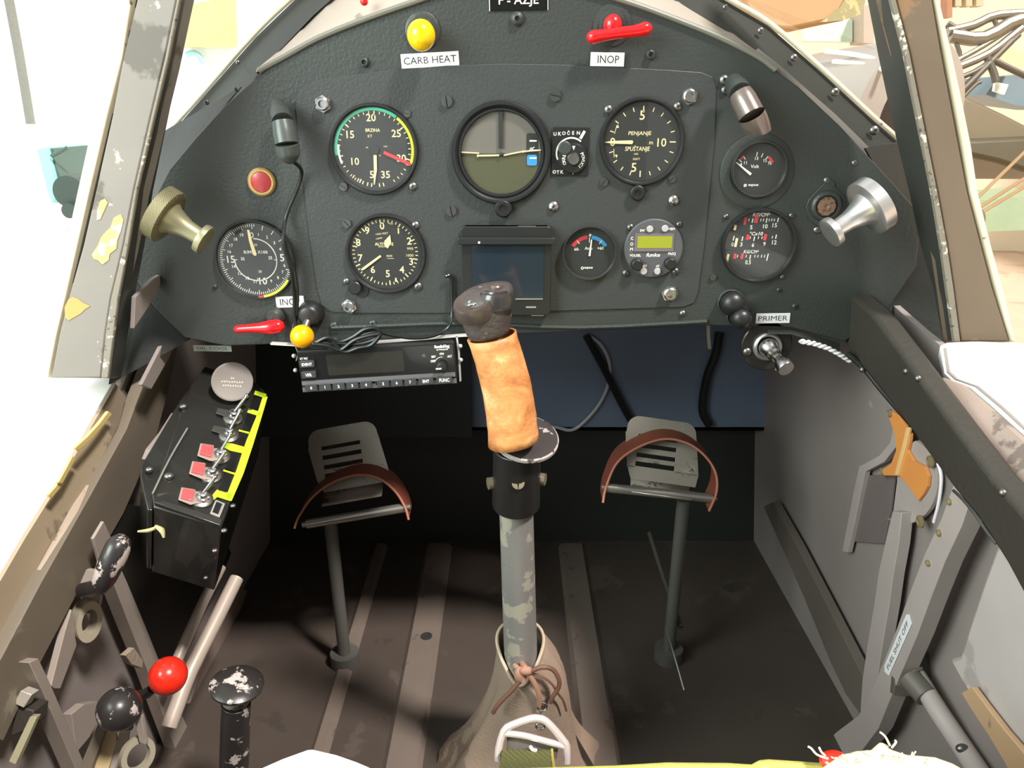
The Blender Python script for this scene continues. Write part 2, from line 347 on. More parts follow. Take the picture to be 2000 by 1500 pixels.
# windscreen base frame: arched band ahead of the panel
YB = D + .06
outer = [(262,352),(308,290),(400,185),(500,72),(575,0),(640,-55),(760,-110),(1010,-150),(1200,-120),(1330,-55),(1415,0),(1500,50),(1600,137),(1700,230),(1765,287),(1835,352)]
ridge = [(300,420),(345,345),(440,225),(518,128),(612,30),(680,-30),(800,-75),(1010,-95),(1180,-70),(1270,-25),(1335,10),(1440,78),(1520,138),(1625,230),(1720,325),(1810,415)]
O3 = [YP(x, y, YB) for x, y in outer]; R3 = [YP(x, y, YB - .03) for x, y in ridge]
wf = thing('windscreen_arch', 'black arched windscreen base frame above the instrument panel', 'frame', YP(1010, -95, YB))
build(MB().band(O3, R3, (0, .012, 0)), 'frame_band', mat('frame_black', (50, 52, 48), .38), wf)
build(MB().tube([p + Vector((0, -.004, .002)) for p in O3], .0024, 10, 4), 'outer_edge', LIPW, wf)
rs = [(1475,102),(1520,138),(1572,184),(1625,230),(1673,277),(1720,325),(1765,370),(1800,404)]
build(MB().ribbon([YP(x, y, YB - .036) for x, y in rs], (.65, 0, .75), .0085, .004, (0, 1, 0)), 'edge_strip', mat('strip_grey', (140, 134, 128), .45), wf)
for x, y, r in ((1485,60,6),(1550,113,7),(1630,180,8),(1706,255,9),(587,130,5),(465,122,4),(335,283,6),(1416,14,5)): screw(wf, x, y, r, DSTEEL, 2, style='cross', y=YB - .017)
# coaming between panel and frame
ct = [(505,138),(560,108),(620,75),(700,42),(810,3),(900,-25),(1010,-35),(1120,-25),(1215,0),(1300,30),(1400,70),(1480,110),(1515,136)]
cr = [(500,142),(545,105),(590,60),(640,10),(690,-32),(800,-75),(1010,-95),(1180,-70),(1270,-25),(1330,6),(1435,72),(1500,120),(1520,138)]
COAM = mat('coaming_grey_leathercloth', (168, 158, 146), .5, bump=.2, wear=((110, 104, 96), 20, .64, 0))
cm = thing('coaming', 'pale grey curved coaming strip between the panel top and the windscreen frame', 'trim', YP(1010, -35, D + .01))
build(MB().band([YP(x, y, D + .001) for x, y in ct], [YP(x, y, YB - .026) for x, y in cr], (0, .002, .003)), 'surface', COAM, cm)
build(MB().tube([YP(x, y, D - .001) for x, y in ct], .0026, 8, 4), 'rolled_edge', mat('rolled_edge_grey', (120, 118, 110), .4), cm)
b = MB(); b.ball(YP(711, 3, D - .004), .0035); b.cyl(YP(711, 3, D - .004), YP(709, -8, D), .002); build(b, 'red_button', RED, cm)
# forward fuselage deck
fr = [Vector((p.x * .93, 1.7, p.z - .04)) for p in O3]
b = MB(); b.band(O3, fr, (0, 0, -.003)); struct(build(b, 'ceiling_forward_deck', mat('deck_paint', (120, 118, 110), .4), origin=(0, 1.2, .9)))
# black side sheets between panel, posts and sills
def sheet(A, B, name, th=(0, .004, 0), m=BLKM): return struct(build(MB().band(A, B, th), name, m, None, True))
AL = [(296,270,.70),(278,375,.705),(260,480,.71),(240,580,.715),(226,650,.715),(212,752,.70)]
BL = [(470,170),(350,310),(280,430),(262,540),(300,600),(370,664)]
sheet([W(x, y, d + .045) for x, y, d in AL], [YP(x, y, D + .006) for x, y in BL], 'trim_1')
AR = [(1772,275,.70),(1800,375,.705),(1822,480,.71),(1846,560,.715),(1860,620,.715),(1870,705,.70)]
BR = [(1690,290),(1750,390),(1750,470),(1720,560),(1690,610),(1645,662)]
sheet([W(x, y, d + .045) for x, y, d in AR], [YP(x, y, D + .006) for x, y in BR], 'trim_2')

# ------------------------------------------------------------------ sills with white outer skin
def sill(side, path, name):
    fwd = .12 if side < 0 else .004
    e = wl(path, side); o = Vector((side, 0, 0)); vs = []; fs = []
    e = [e[0] + (e[0] - e[1]).normalized() * fwd] + e + [Vector((e[-1].x, -.35, e[-1].z - .02))]
    prof = [(-.002, -.012), (-.002, -.002), (.004, .001), (.03, .002), (.09, -.004), (.18, -.03), (.28, -.09), (.36, -.18), (.4, -.32)]
    if side > 0: prof = [(-.002, -.012), (-.002, -.002), (.004, .001), (.03, .002), (.085, 0), (.093, -.004), (.096, -.03), (.1, -.3)]
    for p in e:
        for dx, dz in prof: vs.append(p + Vector((side * dx, 0, dz)))
    k = len(prof)
    for i in range(len(e) - 1):
        for j in range(k - 1): fs.append((i * k + j, (i + 1) * k + j, (i + 1) * k + j + 1, i * k + j + 1))
    o_ = build(MB().add(vs, fs), name, SKINW, None, True, recalc=True); sd = o_.modifiers.new('s', 'SOLIDIFY'); sd.thickness = .002; sd.offset = -1
    return struct(o_)
sill(-1, sillL, 'wall_left_outer_skin'); sill(1, sillR, 'wall_right_outer_skin')

# ------------------------------------------------------------------ windscreen side posts
def post(cols, side, mface, mlip, label, name='windscreen_post'):
    y0_, y1_ = cols['y'][0], cols['y'][1]
    cols = {k: ([v[0] + (v[0] - v[1]) / (y0_ - y1_) * (-380 - y0_)] if k != 'y' else [-380]) + list(v) for k, v in cols.items()}
    lv = cols['y']; dep = lambda y: .60 + .095 * (y + 60) / 795
    def line(k, off=0): return [W(x, y, dep(y) + off) for x, y in zip(cols[k], lv)]
    t = thing(name, label, 'post', line('C')[-1], 'windscreen posts')
    back = FW * .028
    build(MB().band(line('A'), line('B'), back), 'outer_lip', mlip, t, bev=.0008)
    build(MB().band(line('B', .006), line('C', .006), back * .6), 'groove', RAILB, t)
    build(MB().band(line('C'), line('D'), back), 'front_face', mface, t, bev=.0015)
    build(MB().band(line('D', -.003), line('E', -.003), FW * .004), 'edge_ridge', EDGEW, t, bev=.0008)
    build(MB().band(line('E'), line('F', .04), Vector((-side * -.0, .003, 0)) + FW * .004), 'inner_side', mat('post_inner_black', (58, 60, 56), .4), t)
    b = MB(); y0 = lv[-1]
    return t
tL = post(dict(y=[-60,0,112,225,370,480,580,650,738], A=[249,237,212,184,152,128,105,90,72], B=[268,256,238,209,175,150,127,110,93], C=[279,267,240,219,187,162,134,116,99],
     D=[358,345,322,295,262,241,217,206,197], E=[364,351,329,302,268,250,231,222,211], F=[385,371,345,322,292,275,256,243,228]), -1, POSTF, LIPW, 'left windscreen post with worn grey paint, tan patches and cream outer lip')
tR = post(dict(y=[-60,0,100,200,285,375,480,560,667], A=[1822,1835,1858,1880,1897,1910,1936,1958,1983], B=[1815,1828,1848,1866,1882,1897,1925,1946,1976], C=[1808,1821,1838,1857,1873,1890,1917,1938,1972],
     D=[1736,1750,1776,1796,1813,1831,1850,1862,1876], E=[1728,1740,1766,1786,1803,1821,1838,1849,1864], F=[1690,1703,1722,1743,1762,1784,1806,1830,1850]), 1, POSTR, LIPW, 'right windscreen post with scuffed brown paint and chipped cream outer lip')

for nm, pts, m in (('paint_patch', [(222,425),(236,418),(241,430),(236,450),(229,470),(227,486),(214,496),(212,508),(200,517),(191,508),(183,506),(179,498),(186,487),(192,478),(197,464),(207,452),(216,444)], mat('patch_tan', (208, 176, 112), .55, wear=((232, 222, 165), 70, .55, 0))),
                   ('paint_patch', [(134,584),(142,580),(152,584),(163,592),(176,598),(166,604),(158,612),(148,618),(134,626),(127,620),(126,600)], mat('patch_orange', (196, 148, 84), .55)),
                   ('paint_patch', [(196,392),(205,388),(210,396),(203,412),(196,428),(189,430),(190,410)], mat('patch_tan', (208, 176, 112), .55))):
    build(MB().prism([W(x, y, .60 + .095 * (y + 60) / 795 - .0006) for x, y in pts], FW * .001), nm, m, tL, False)

# windscreen panes between base frame and posts
def pane(pts, n, lab):
    o = build(MB().prism(pts, (0, .002, 0)), 'window_%d' % n, PANE, None, False); return struct(o)
pane([W(372, -58, .64), W(345, 112, .67), W(310, 285, .73), YP(400, 180, YB + .004), YP(500, 68, YB + .004), YP(575, -4, YB + .004), YP(640, -58, YB + .004)], 1, '')
pane([W(1700, -58, .64), W(1722, 100, .67), W(1762, 283, .73), YP(1700, 226, YB + .004), YP(1600, 133, YB + .004), YP(1500, 46, YB + .004), YP(1415, -4, YB + .004), YP(1330, -58, YB + .004)], 2, '')
# ================================================================== INSTRUMENT PANEL
def P(px, py, off=0.0): return YP(px, py, D - off)
panel_out = [(520,135),(560,108),(620,75),(700,42),(810,3),(900,-25),(1010,-35),(1120,-25),(1215,0),(1300,30),(1400,70),(1480,110),(1560,170),(1640,245),(1720,330),(1800,420),
             (1790,520),(1730,610),(1650,668),(1600,655),(1545,640),(1380,636),(1130,648),(910,656),(860,662),(700,668),(540,672),(440,676),(360,660),(300,600),(262,540),(280,430),(330,330),(380,270),(440,205)]
ip = thing('instrument_panel', 'big black painted instrument panel arching across the cockpit, full of round gauges', 'instrument panel', P(985, 640))
build(MB().prism([P(*p) for p in panel_out], (0, 0.004, 0)), 'panel_sheet', PANEL, ip, bev=.0012)
# shock mounted centre plate, gently arched along the top
pl = [(600,160),(650,150),(760,137),(870,128),(985,124),(1100,126),(1200,131),(1300,136),(1370,141),(1392,150),(1399,172),(1397,260),(1388,360),(1376,480),(1364,570),(1356,592),(1335,600),(1150,606),(900,612),(700,612),(648,610),(628,596),(618,560),(602,450),(588,320),(577,210),(580,180)]
build(MB().prism([P(p[0], p[1], .0015) for p in pl], (0, 0.0015, 0)), 'gauge_plate', PLATE, ip, bev=.0006)
# rolled lower lip under the panel
lip = [P(x, y, .002) for x, y in [(648,640),(760,636),(900,632),(1130,640),(1380,628)]]
build(MB().tube(lip, .0022, 8), 'bottom_lip', PANEL, ip)
for (x, y, r, st, m) in [(873,198,11,'slot',DKSCREW),(1084,187,11,'slot',DKSCREW),(882,411,10,'slot',DKSCREW),(1081,403,10,'cross',STEEL),(1315,391,10,'cross',STEEL),
                    (632,203,13,'hex',STEEL),(1345,188,13,'hex',STEEL),(683,597,12,'hex',STEEL),(1307,572,13,'hex',STEEL),(712,122,8,'hex',PANEL),(1270,107,8,'hex',PANEL),
                    (1333,612,6,'cross',DSTEEL),(728,632,7,'cross',PANEL),(652,636,8,'cross',PANEL),(1010,37,13,'cross',PANEL),(1414,156,9,'cross',DSTEEL),(1416,176,8,'cross',DKSCREW),
                    (1546,421,6,'cross',DKSCREW),(1392,541,6,'slot',DKSCREW),(1527,541,5,'cross',DSTEEL),(1418,423,5,'cross',DKSCREW),(1614,352,6,'cross',DSTEEL),(1595,449,7,'cross',DSTEEL),
                    (1668,318,5,'cross',DSTEEL),(1552,598,6,'cross',PANEL),(1521,566,5,'cross',PANEL),(463,175,5,'cross',PANEL),(404,200,5,'cross',PANEL),(420,560,5,'cross',PANEL)]:
    screw(ip, x, y, r, m, 1 if not (600 < x < 1390 and 150 < y < 605) else 3, style=st)

# ------------------------------------------------------------------ gauges
def gauge(cx, cy, Rr, name, label, cat, rim=7, depth=9, rimmat=None, dialmat=None, glass=True, grp=None, screws=(), z0=3, inner=None):
    M = PM(cx, cy); t = thing(name, label, cat, M @ Vector((0, 0, 0)), grp)
    b = MB(M); Ri = inner or (Rr - rim)
    b.lathe([(Rr, 0), (Rr, z0 + depth * .6), (Rr - rim * .25, z0 + depth), (Rr - rim * .6, z0 + depth), (Ri, z0 + depth * .55), (Ri - .5, z0 + 1)], 64, None, True)
    build(b, 'bezel', rimmat or BLACK, t)
    build(MB(M).lathe([(0, 0), (Ri + .5, 0), (Ri + .5, z0 + 1), (0, z0 + 1)], 64, None, True), 'dial', dialmat or DIAL, t)
    if glass: build(MB(M).lathe([(0, z0 + depth * .6), (Ri, z0 + depth * .6), (Ri, z0 + depth * .66), (0, z0 + depth * .66)], 48, None, True), 'cover_glass', GLASS, t)
    for (x, y, r, st) in screws: screw(t, x, y, r, DSTEEL if st != 'slot' else DKSCREW, 3, style=st)
    return t, M, z0 + 1
def L(cx, cy):
    return lambda px, py: (px - cx, cy - py)

# airspeed (BRZINA)
cx, cy = 732, 292
t, M, z = gauge(cx, cy, 86, 'airspeed_indicator', 'round black airspeed gauge reading BRZINA with green and yellow arcs and red pointer', 'gauge', rim=8,
                screws=[(796,222,7,'slot'),(672,364,8,'slot'),(807,364,8,'cross')])
l = L(cx, cy); b = MB(M); z += .4
b.mat(0)
for s_, x, y, h in [('20',729,233,14),('15',687,264,14),('25',776,262,14),('10',693,314,14),('30',784,308,14),('5',724,339,14),('35',751,339,14)]: b.text(s_, *l(x, y), h, z, off=.012)
b.text('BRZINA', *l(731, 256), 6, z, w=28, off=.01); b.text('KT', *l(725, 267), 5, z)
b.text('80', *l(718, 288), 3, z); b.text('1261', *l(754, 286), 3, z); b.text('13', *l(742, 303), 3, z)
for i in range(36):
    a = -152 + i * 8.6
    if abs(a) > 160: continue
    big = i % 6 == 0; b.tick(a, 63 if big else 66, 71, 2.4 if big else 1.6, z)
for a in (168, 175, 188, 195, 203, 212, 221): b.tick(a, 64, 71, 2, z)
b.mat(1).arc(72, 78, -98, 37, z + .3); b.mat(2).arc(72, 77, 39, 112, z + .3); b.mat(3).arc(68, 72, -112, -82, z + .5)
build(b, 'dial_markings', [CREAM, GREENP, YELP, WHITE], t, False, recalc=False)
build(MB(M).prism([(18,-8),(20,-3),(74,-22),(71,-29)], (0,0,1)), 'limit_pointer', REDP, t) if False else None
b = MB(M @ Matrix.Translation((0, 0, z + 1))); p0, p1 = Vector(l(750, 297)), Vector(l(802, 320))
d = (p1 - p0).normalized(); q = Vector((-d.y, d.x)) * 3
build(b.prism([p0 + q, p0 - q, p1 - q, p1 + q], (0, 0, 1)), 'limit_pointer', REDP, t)
b = MB(M @ Matrix.Translation((0, 0, z + 1.6)))
build(b.prism([l(730,302), l(736,302), l(735,330), l(732,343), l(729,358), l(727,358), l(728,343), l(729,330)], (0, 0, .8)), 'needle', CREAM, t)
b = MB(M); b.cyl((0, 0, z), (0, 0, z + 2), 9); b.prism([(3,6),(9,5),(16,34),(13,35)], (0,0,.1)) if False else None
build(b, 'needle_hub', DIAL, t)

# attitude indicator
ADIT = mat('horizon_sky_grey', (116, 112, 106), 0.4, var=0.1); ADIB = mat('horizon_ground_olive', (84, 84, 62), 0.5, var=0.08)
cx, cy = 979, 299; l = L(cx, cy)
t, M, z = gauge(cx, cy, 97, 'attitude_indicator', 'largest round gauge with olive horizon ball and cream aircraft bar at panel centre', 'gauge', rim=13, depth=13, glass=False)
b = MB(M); b.lathe([(84, z + 6), (82, z + 9), (79, z + 9), (77, z + 5), (77, z)], 64, None, True); build(b, 'inner_ring', BLACK, t)
b = MB(M)
def halfd(up, r, z_):
    A = [R(i * 6) for i in range(31)]; return [(r * math.cos(a), (1 if up else -1) * r * math.sin(a) + 0, z_) for a in A]
b.mat(0).flat(halfd(True, 79, z + .4)); b.mat(1).flat(halfd(False, 79, z + .4))
build(b, 'horizon_ball', [ADIT, ADIB], t, False, recalc=False)
b = MB(M @ Matrix.Translation((0, 0, z + 3)))
b.tube([l(896, 297) + (0,), l(936, 299) + (0,)], 1.4, 8); b.tube([l(934, 304) + (0,), l(975, 303) + (0,)], 1.8, 8); b.ball(l(934, 304) + (0,), 2.6)
b.tube([l(984, 303) + (0,), l(1022, 296) + (0,), l(1060, 293) + (0,)], 1.6, 8); b.ball(l(1022, 296) + (0,), 2.6)
build(b, 'aircraft_bar', CREAM, t)
b = MB(M); b.box((-1, 44, z + 4), (8, 70, 2)); b.ball((0, -2, z + 4), 4)
build(b, 'centre_post', DIAL, t)
b = MB(M); b.rbox(l(1039, 291), 22, 58, z + .6, z + 1.6, 4); build(b, 'flag_window', DIAL, t)
b = MB(M); b.rbox(l(1039, 312), 20, 20, z + 1.8, z + 2.4, 4); build(b, 'blue_scale', BLUEP, t)
b = MB(M)
for y in (276, 308): b.box(l(1041, y) + (z + 2.8,), (14, 3, .4))
b.text('R', *l(1039, 290), 9, z + 2.8, rot=90, off=.01)
build(b, 'scale_markings', WHITE, t, False)
build(MB(M).lathe([(0, z + 8), (77, z + 8), (77, z + 8.6), (0, z + 8.6)], 48, None, True), 'cover_glass', GLASS, t)
# knob under attitude indicator
b = MB(PM(983, 406)); b.lathe([(17, 0), (17, 14), (14, 17), (8, 17), (7, 14), (0, 14)], 28, None, True); build(b, 'adjuster_knob', BLACK, t)

# vertical speed (PENJANJE / SPUSTANJE)
cx, cy = 1253, 277; l = L(cx, cy)
t, M, z = gauge(cx, cy, 83, 'vertical_speed_indicator', 'round climb gauge reading PENJANJE and SPUŠTANJE with cream needle at zero', 'gauge', rim=9,
                screws=[(1188,214,8,'cross'),(1323,208,8,'cross'),(1179,355,8,'slot'),(1312,349,7,'slot')])
b = MB(M); z += .4
b.mat(0)
b.text('5', *l(1251, 228), 17, z, off=.008); b.text('5', *l(1240, 325), 17, z, off=.008); b.text('0', *l(1196, 277), 16, z, off=.008); b.text('10', *l(1292, 278), 16, z, off=.008)
for a in range(0, 360, 18):
    big = a in (0, 90, 180, 270); b.tick(a if a != 270 else 270, 54 if big else 58, 66, 2.2 if big else 1.8, z)
b.text('PENJANJE', *l(1248, 262), 7, z, w=44, off=.01, shear=.1); b.text('SPUŠTANJE', *l(1245, 290), 8, z, w=48, off=.01, shear=.1)
b.text('m/s', *l(1243, 299), 4, z, off=.01); b.text('50877', *l(1244, 309), 4, z); b.text('m', *l(1271, 279), 5, z, off=.01)
b.mat(1)
for y0, y1 in ((262, 246), (290, 306)):
    b.tube([l(1199, y0) + (z,), l(1203 if y1 < y0 else 1200, y1) + (z,)], .6, 6); sg = 1 if y1 < y0 else -1; x, y = l(1204, y1); b.flat([(x - 3, y - sg * 5), (x + 3, y - sg * 5), (x + 1, y + sg * 1)], z + .1)
build(b, 'dial_markings', [CREAM, CREAM], t, False, recalc=False)
b = MB(M @ Matrix.Translation((0, 0, z + 1.5)))
build(b.prism([l(1234,274), l(1236,277), l(1234,281), l(1195,280), l(1180,277.5), l(1195,275)], (0, 0, .8)), 'needle', CREAM, t)
b = MB(PM(1244, 376)); b.lathe([(15, 0), (15, 12), (12, 15), (7, 15), (6, 12), (0, 12)], 24, None, True); build(b, 'adjuster_knob', BLACK, t)

# uncaging knob plate
cx, cy = 1117, 300; l = L(cx, cy); M = PM(cx, cy)
t = thing('uncaging_knob', 'small knurled black knob on plate marked UKOČEN and OTK beside the horizon gauge', 'knob', M @ Vector((0, 0, 0)))
b = MB(M); b.rbox(l(1113, 296), 72, 92, 0, 6, 3); build(b, 'base_plate', BLACK, t, bev=.0004)
b = MB(M)
b.mat(0)
for c, x, y in [('U',1083,263.5),('K',1092,263),('O',1100,262),('Č',1109,261),('E',1118,261.5),('N',1128,261.5)]: b.text(c, *l(x, y), 6.5 if c != 'Č' else 8, 6.3, off=.015)
for c, x, y in [('O',1083,334),('T',1090,334.5),('K',1098,334)]: b.text(c, *l(x, y), 6.5, 6.3, off=.02)
build(b, 'plate_lettering', WHITE, t, False, recalc=False)
b = MB(M); b.arc(27, 30, -115, 40, 7, l(1115, 299)); 
x0, y0 = l(1132, 272); x1, y1 = l(1140, 258); d = Vector((x1 - x0, y1 - y0)).normalized(); q = Vector((-d.y, d.x)) * 2.6
b.flat([Vector((x0, y0)) + q, Vector((x0, y0)) - q, Vector((x1, y1)) - q, Vector((x1, y1)) + q], 7)
build(b, 'index_line', WHITE, t, False, recalc=False)
K = M @ Matrix.Translation((*l(1119, 309), 0))
prof = []
b = MB(K); b.lathe([(29, 4), (29, 10), (27, 12), (0, 12)], 40, None, True)
for i in range(14): a = R(90 - (-15 + i * 7)); b.box((26 * math.cos(a), 26 * math.sin(a), 9), (5, 1.6, 8), math.degrees(a))
b.lathe([(27, 12), (26, 15), (13, 16), (12, 22), (8, 24), (0, 24)], 40, None, True)
kb = build(b, 'knob_body', BLACK, t)
b = MB(K)
for s_, a0, a1, r in (('OKRENI', 245, 320, 19), ('POVUCI', 60, 140, 19)):
    for i, c in enumerate(s_ if s_ == 'OKRENI' else s_):
        a = a0 + (a1 - a0) * i / (len(s_) - 1); b.text(c, r * math.sin(R(a)), r * math.cos(R(a)), 6, 16.2, rot=-a, off=.015)
b.flat([(3, 24), (-3, 24), (0, 16)], 16.3); b.text('I', 0, -26, 6, 12.4)
build(b, 'knob_lettering', WHITE, kb, False, recalc=False)
b = MB(K); b.lathe([(10, 24), (10, 25), (5, 24.4), (0, 24.6)], 24, None, True); build(b, 'centre_screw', DSTEEL, kb)
b = MB(K); b.lathe([(13, 12), (13, 16), (11, 17.5), (0, 17.5)], 24, Matrix.Translation((-17, 20, 0)), True); build(b, 'thumb_recess', PLATE, kb)

# altimeter
cx, cy = 755, 495; l = L(cx, cy)
t, M, z = gauge(cx, cy, 78, 'altimeter', 'round altimeter dial numbered 0 to 9 with cream pointers, under airspeed gauge', 'gauge', rim=8,
                screws=[(679,436,8,'slot'),(812,440,8,'cross'),(677,549,6,'cross'),(817,559,8,'cross')])
b = MB(M); z += .4; c0 = l(753, 493)
for s_, x, y in [('0',750,441),('1',781,449),('2',801,470),('3',803,510),('4',784,526),('5',756,534),('6',727,526),('7',704,503),('8',702,473),('9',721,450)]: b.text(s_, *l(x, y), 14, z, off=.014)
for i in range(50):
    a = -6 + i * 7.2; big = i % 5 == 0; b.tick(a, 55 if big else 59, 64, 2.2 if big else 1.6, z, c0)
b.text('1000 FEET', *l(749, 456), 3.4, z, w=24, rot=6); b.text('10000', *l(743, 465), 3.2, z, w=12, rot=12); b.text('ALTITUDE', *l(752, 476), 5.5, z, w=36, off=.02); b.text('20000', *l(747, 481), 3, z, w=13)
b.text('MADE', *l(761, 499), 3.2, z, w=11, off=.02); b.box(l(763, 504) + (z,), (13, .8, .1))
b.text('100', *l(732, 436), 3, z, w=6); b.text('FEET', *l(767, 437), 3.2, z, w=10, rot=-14)
b.text('995', *l(802, 485), 5, z, w=12); b.text('1000', *l(801, 498), 5, z, w=14); b.flat([(x_, y_) for x_, y_ in (l(769,550), l(774,550), l(772,542), l(770,542))], z)
build(b, 'dial_markings', CREAM, t, False, recalc=False)
b = MB(M @ Matrix.Translation((0, 0, z + 2)))
build(b.prism([l(743,497), l(746,500), l(710,526), l(704,527), l(706,523)], (0, 0, .8)), 'long_needle', CREAM, t)
b = MB(M @ Matrix.Translation((0, 0, z + 1)))
build(b.prism([l(754,481), l(753,470), l(765,458), l(766,473), l(759,484)], (0, 0, .8)), 'short_needle', CREAM, t)
b = MB(PM(695, 560)); b.lathe([(13, 0), (13, 12), (11, 14), (0, 14)], 24, None, True); build(b, 'adjuster_knob', BLACK, t)
b = MB(PM(707, 566)); b.lathe([(14, 0), (14, 5), (0, 5)], 24, None, True); build(b, 'setting_boss', BLACK, t)

# tachometer
cx, cy = 500, 507; l = L(cx, cy)
t, M, z = gauge(cx, cy, 78, 'tachometer', 'round engine speed gauge marked X100 with needle near zero, far left of panel', 'gauge', rim=6, z0=1)
b = MB(M); z += .4
b.mat(0)
for s_, x, y, h in [('0',498,459,11),('5',552,503,14),('10',510,549,14),('15',452,506,14)]: b.text(s_, *l(x, y), h, z, off=.008)
for s_, x, y in [('1',511,458),('2',527,463),('3',540,474),('4',550,486),('6',555,518),('7',550,531),('8',540,542),('9',526,549),('11',494,550),('12',480,543),('13',466,534),('14',456,520),('16',451,491),('17',456,479),('18',466,467),('19',479,459)]: b.text(s_, *l(x, y), 6, z, off=.015)
for i in range(100):
    a = i * 3.6
    if 5 < a < 110 and i % 5: continue
    b.tick(a, 60 if i % 5 == 0 else 64, 69, 1.3, z)
b.arc(40, 42, 0, 270, z, n=60)
b.text('R/MIN X100', *l(502, 492), 6, z, w=46, off=.015); b.text('25', *l(529, 503), 6, z, off=.015); b.text('35', *l(475, 505), 6, z, off=.015); b.text('30', *l(506, 530), 5, z)
b.tick(90, 36, 41, 1.6, z); b.tick(180, 36, 41, 1.6, z); b.tick(270, 36, 41, 1.6, z); b.text('20', *l(503, 478), 5, z)
b.mat(1).arc(69.5, 74.5, 122, 172, z + 7, n=20); b.mat(2).arc(69.5, 75, 173, 180, z + 7)
build(b, 'dial_markings', [WHITE, YELP, REDP], t, False, recalc=False)
b = MB(M @ Matrix.Translation((0, 0, z + 1.5)))
build(b.prism([l(497,497), l(502,499), l(504,496), l(498,470), l(495,449), l(491,449), l(492,470)], (0, 0, .8)), 'needle', CREAM, t)

# voltmeter with curved flange behind
cx, cy = 1480, 330; l = L(cx, cy)
t, M, z = gauge(cx, cy, 54, 'voltmeter', 'small round volt gauge with red segment, right of the gauge plate', 'gauge', rim=6, depth=14, z0=1, rimmat=mat('satin_black_bezel', (50, 50, 48), .25, coat=.3))
b = MB(PM(1478, 335)); b.lathe([(72, 0), (72, 2), (70, 3), (53, 3), (53, 0)], 48, None, True); build(b, 'mounting_ring', PANEL, t)
b = MB(M); z += .4; c0 = l(1472, 340)
b.mat(0)
for a in (-58, -48, -34, 4, 20, 36, 50): b.tick(a, 34, 42, 1.6, z, c0)
b.text('11', *l(1454, 318), 6, z, off=.015); b.text('13', *l(1475, 310), 6, z, off=.015); b.text('15', *l(1492, 314), 6, z, off=.015); b.text('16', *l(1502, 319), 6, z, off=.015); b.text('8', *l(1446, 322), 6, z, off=.015)
b.text('Volt', *l(1473, 325), 6.5, z, off=.015)
b.text('equus', *l(1474, 361), 4.5, z, w=20, off=.03); b.arc(1.5, 3, 0, 360, z, l(1458, 361), 12); b.box(l(1458, 361) + (z,), (7, 1, .1), 45)
b.mat(1).arc(39, 44, 38, 58, z + .1, c0); b.arc(38, 42, -44, -34, z + .1, c0)
build(b, 'dial_markings', [WHITE, REDP], t, False, recalc=False)
b = MB(M @ Matrix.Translation((0, 0, z + 1.5)))
build(b.prism([l(1468,338), l(1465,342), l(1439,321), l(1441,320)], (0, 0, .8)), 'needle', WHITE, t)

# ammeter
cx, cy = 1150, 492; l = L(cx, cy)
t, M, z = gauge(cx, cy, 53, 'ammeter', 'small round ammeter with red and blue arcs and shiny rim', 'gauge', rim=5, depth=14, rimmat=mat('shiny_bezel', (90, 90, 92), .2, .7))
b = MB(M); z += .4; c0 = l(1150, 500)
b.mat(0)
b.text('60-', *l(1126, 486), 5.5, z, off=.015); b.text('Amp', *l(1149, 485), 5.5, z, off=.01); b.text('+60', *l(1172, 484), 5.5, z, off=.015)
b.tick(-38, 31, 39, 1.4, z + .3, c0); b.tick(0, 27, 37, 1.4, z + .3, c0); b.tick(38, 31, 39, 1.4, z + .3, c0)
b.flat([l(1148,461), l(1151,453), l(1150,457), l(1154,457), l(1149,467), l(1151,460)], z)
b.text('equus', *l(1150, 523), 4.5, z, w=17, off=.03); b.arc(1.5, 3, 0, 360, z, l(1138, 523), 12)
b.mat(1).arc(32, 40, -64, -4, z, c0) if False else b.mat(1).arc(34, 41, -58, -6, z, c0); b.mat(2).arc(34, 41, 6, 58, z, c0)
build(b, 'dial_markings', [WHITE, REDP, BLUEP], t, False, recalc=False)
b = MB(M @ Matrix.Translation((0, 0, z + 1.5)))
build(b.prism([l(1149,499), l(1153,499), l(1155,467), l(1153,467)], (0, 0, .8)), 'needle', WHITE, t)

# com radio
cx, cy = 1275, 484; l = L(cx, cy); M = PM(cx, cy)
t = thing('com_radio', 'round grey-faced radio marked COM with green display and four grey buttons', 'radio', M @ Vector((0, 0, 0)))
b = MB(M); b.lathe([(57, 0), (57, 8), (55, 10), (0, 10)], 56, None, True); build(b, 'faceplate', mat('radio_face', (82, 82, 86), .5, var=.04), t)
b = MB(M); b.rbox(l(1275, 470), 76, 31, 10, 11.5, 2); b.box(l(1275, 487) + (11,), (77, 4, 2)); build(b, 'display_frame', mat('radio_frame', (110, 102, 108), .4), t)
b = MB(M); b.rbox(l(1276, 471), 67, 23, 11.5, 12, 1); build(b, 'display', mat('lcd_green', (150, 155, 48), .25, coat=.4, var=.02), t)
b = MB(M)
b.text('C', *l(1232, 464), 6, 10.4, off=.02); b.text('O', *l(1232, 475), 6, 10.4, off=.02); b.text('M', *l(1232, 485), 6, 10.4, off=.02)
b.text('DW', *l(1251, 449), 4.5, 10.4, w=9, off=.03); b.text('MEM', *l(1307, 446), 4.5, 10.4, w=12, off=.03); b.text('VOL/SEL', *l(1240, 497), 4.5, 10.4, w=22, off=.02)
b.text('funke', *l(1275, 496), 7, 10.4, w=27, off=.02, shear=.25); b.text('FREQ', *l(1311, 494), 5, 10.4, w=15, off=.02); b.text('SET', *l(1259, 518), 4.5, 10.4, w=10, off=.03); b.text('AT', *l(1285, 518), 4.5, 10.4, w=7, off=.03)
build(b, 'face_lettering', WHITE, t, False, recalc=False)
GB = mat('grey_button', (175, 172, 172), .5)
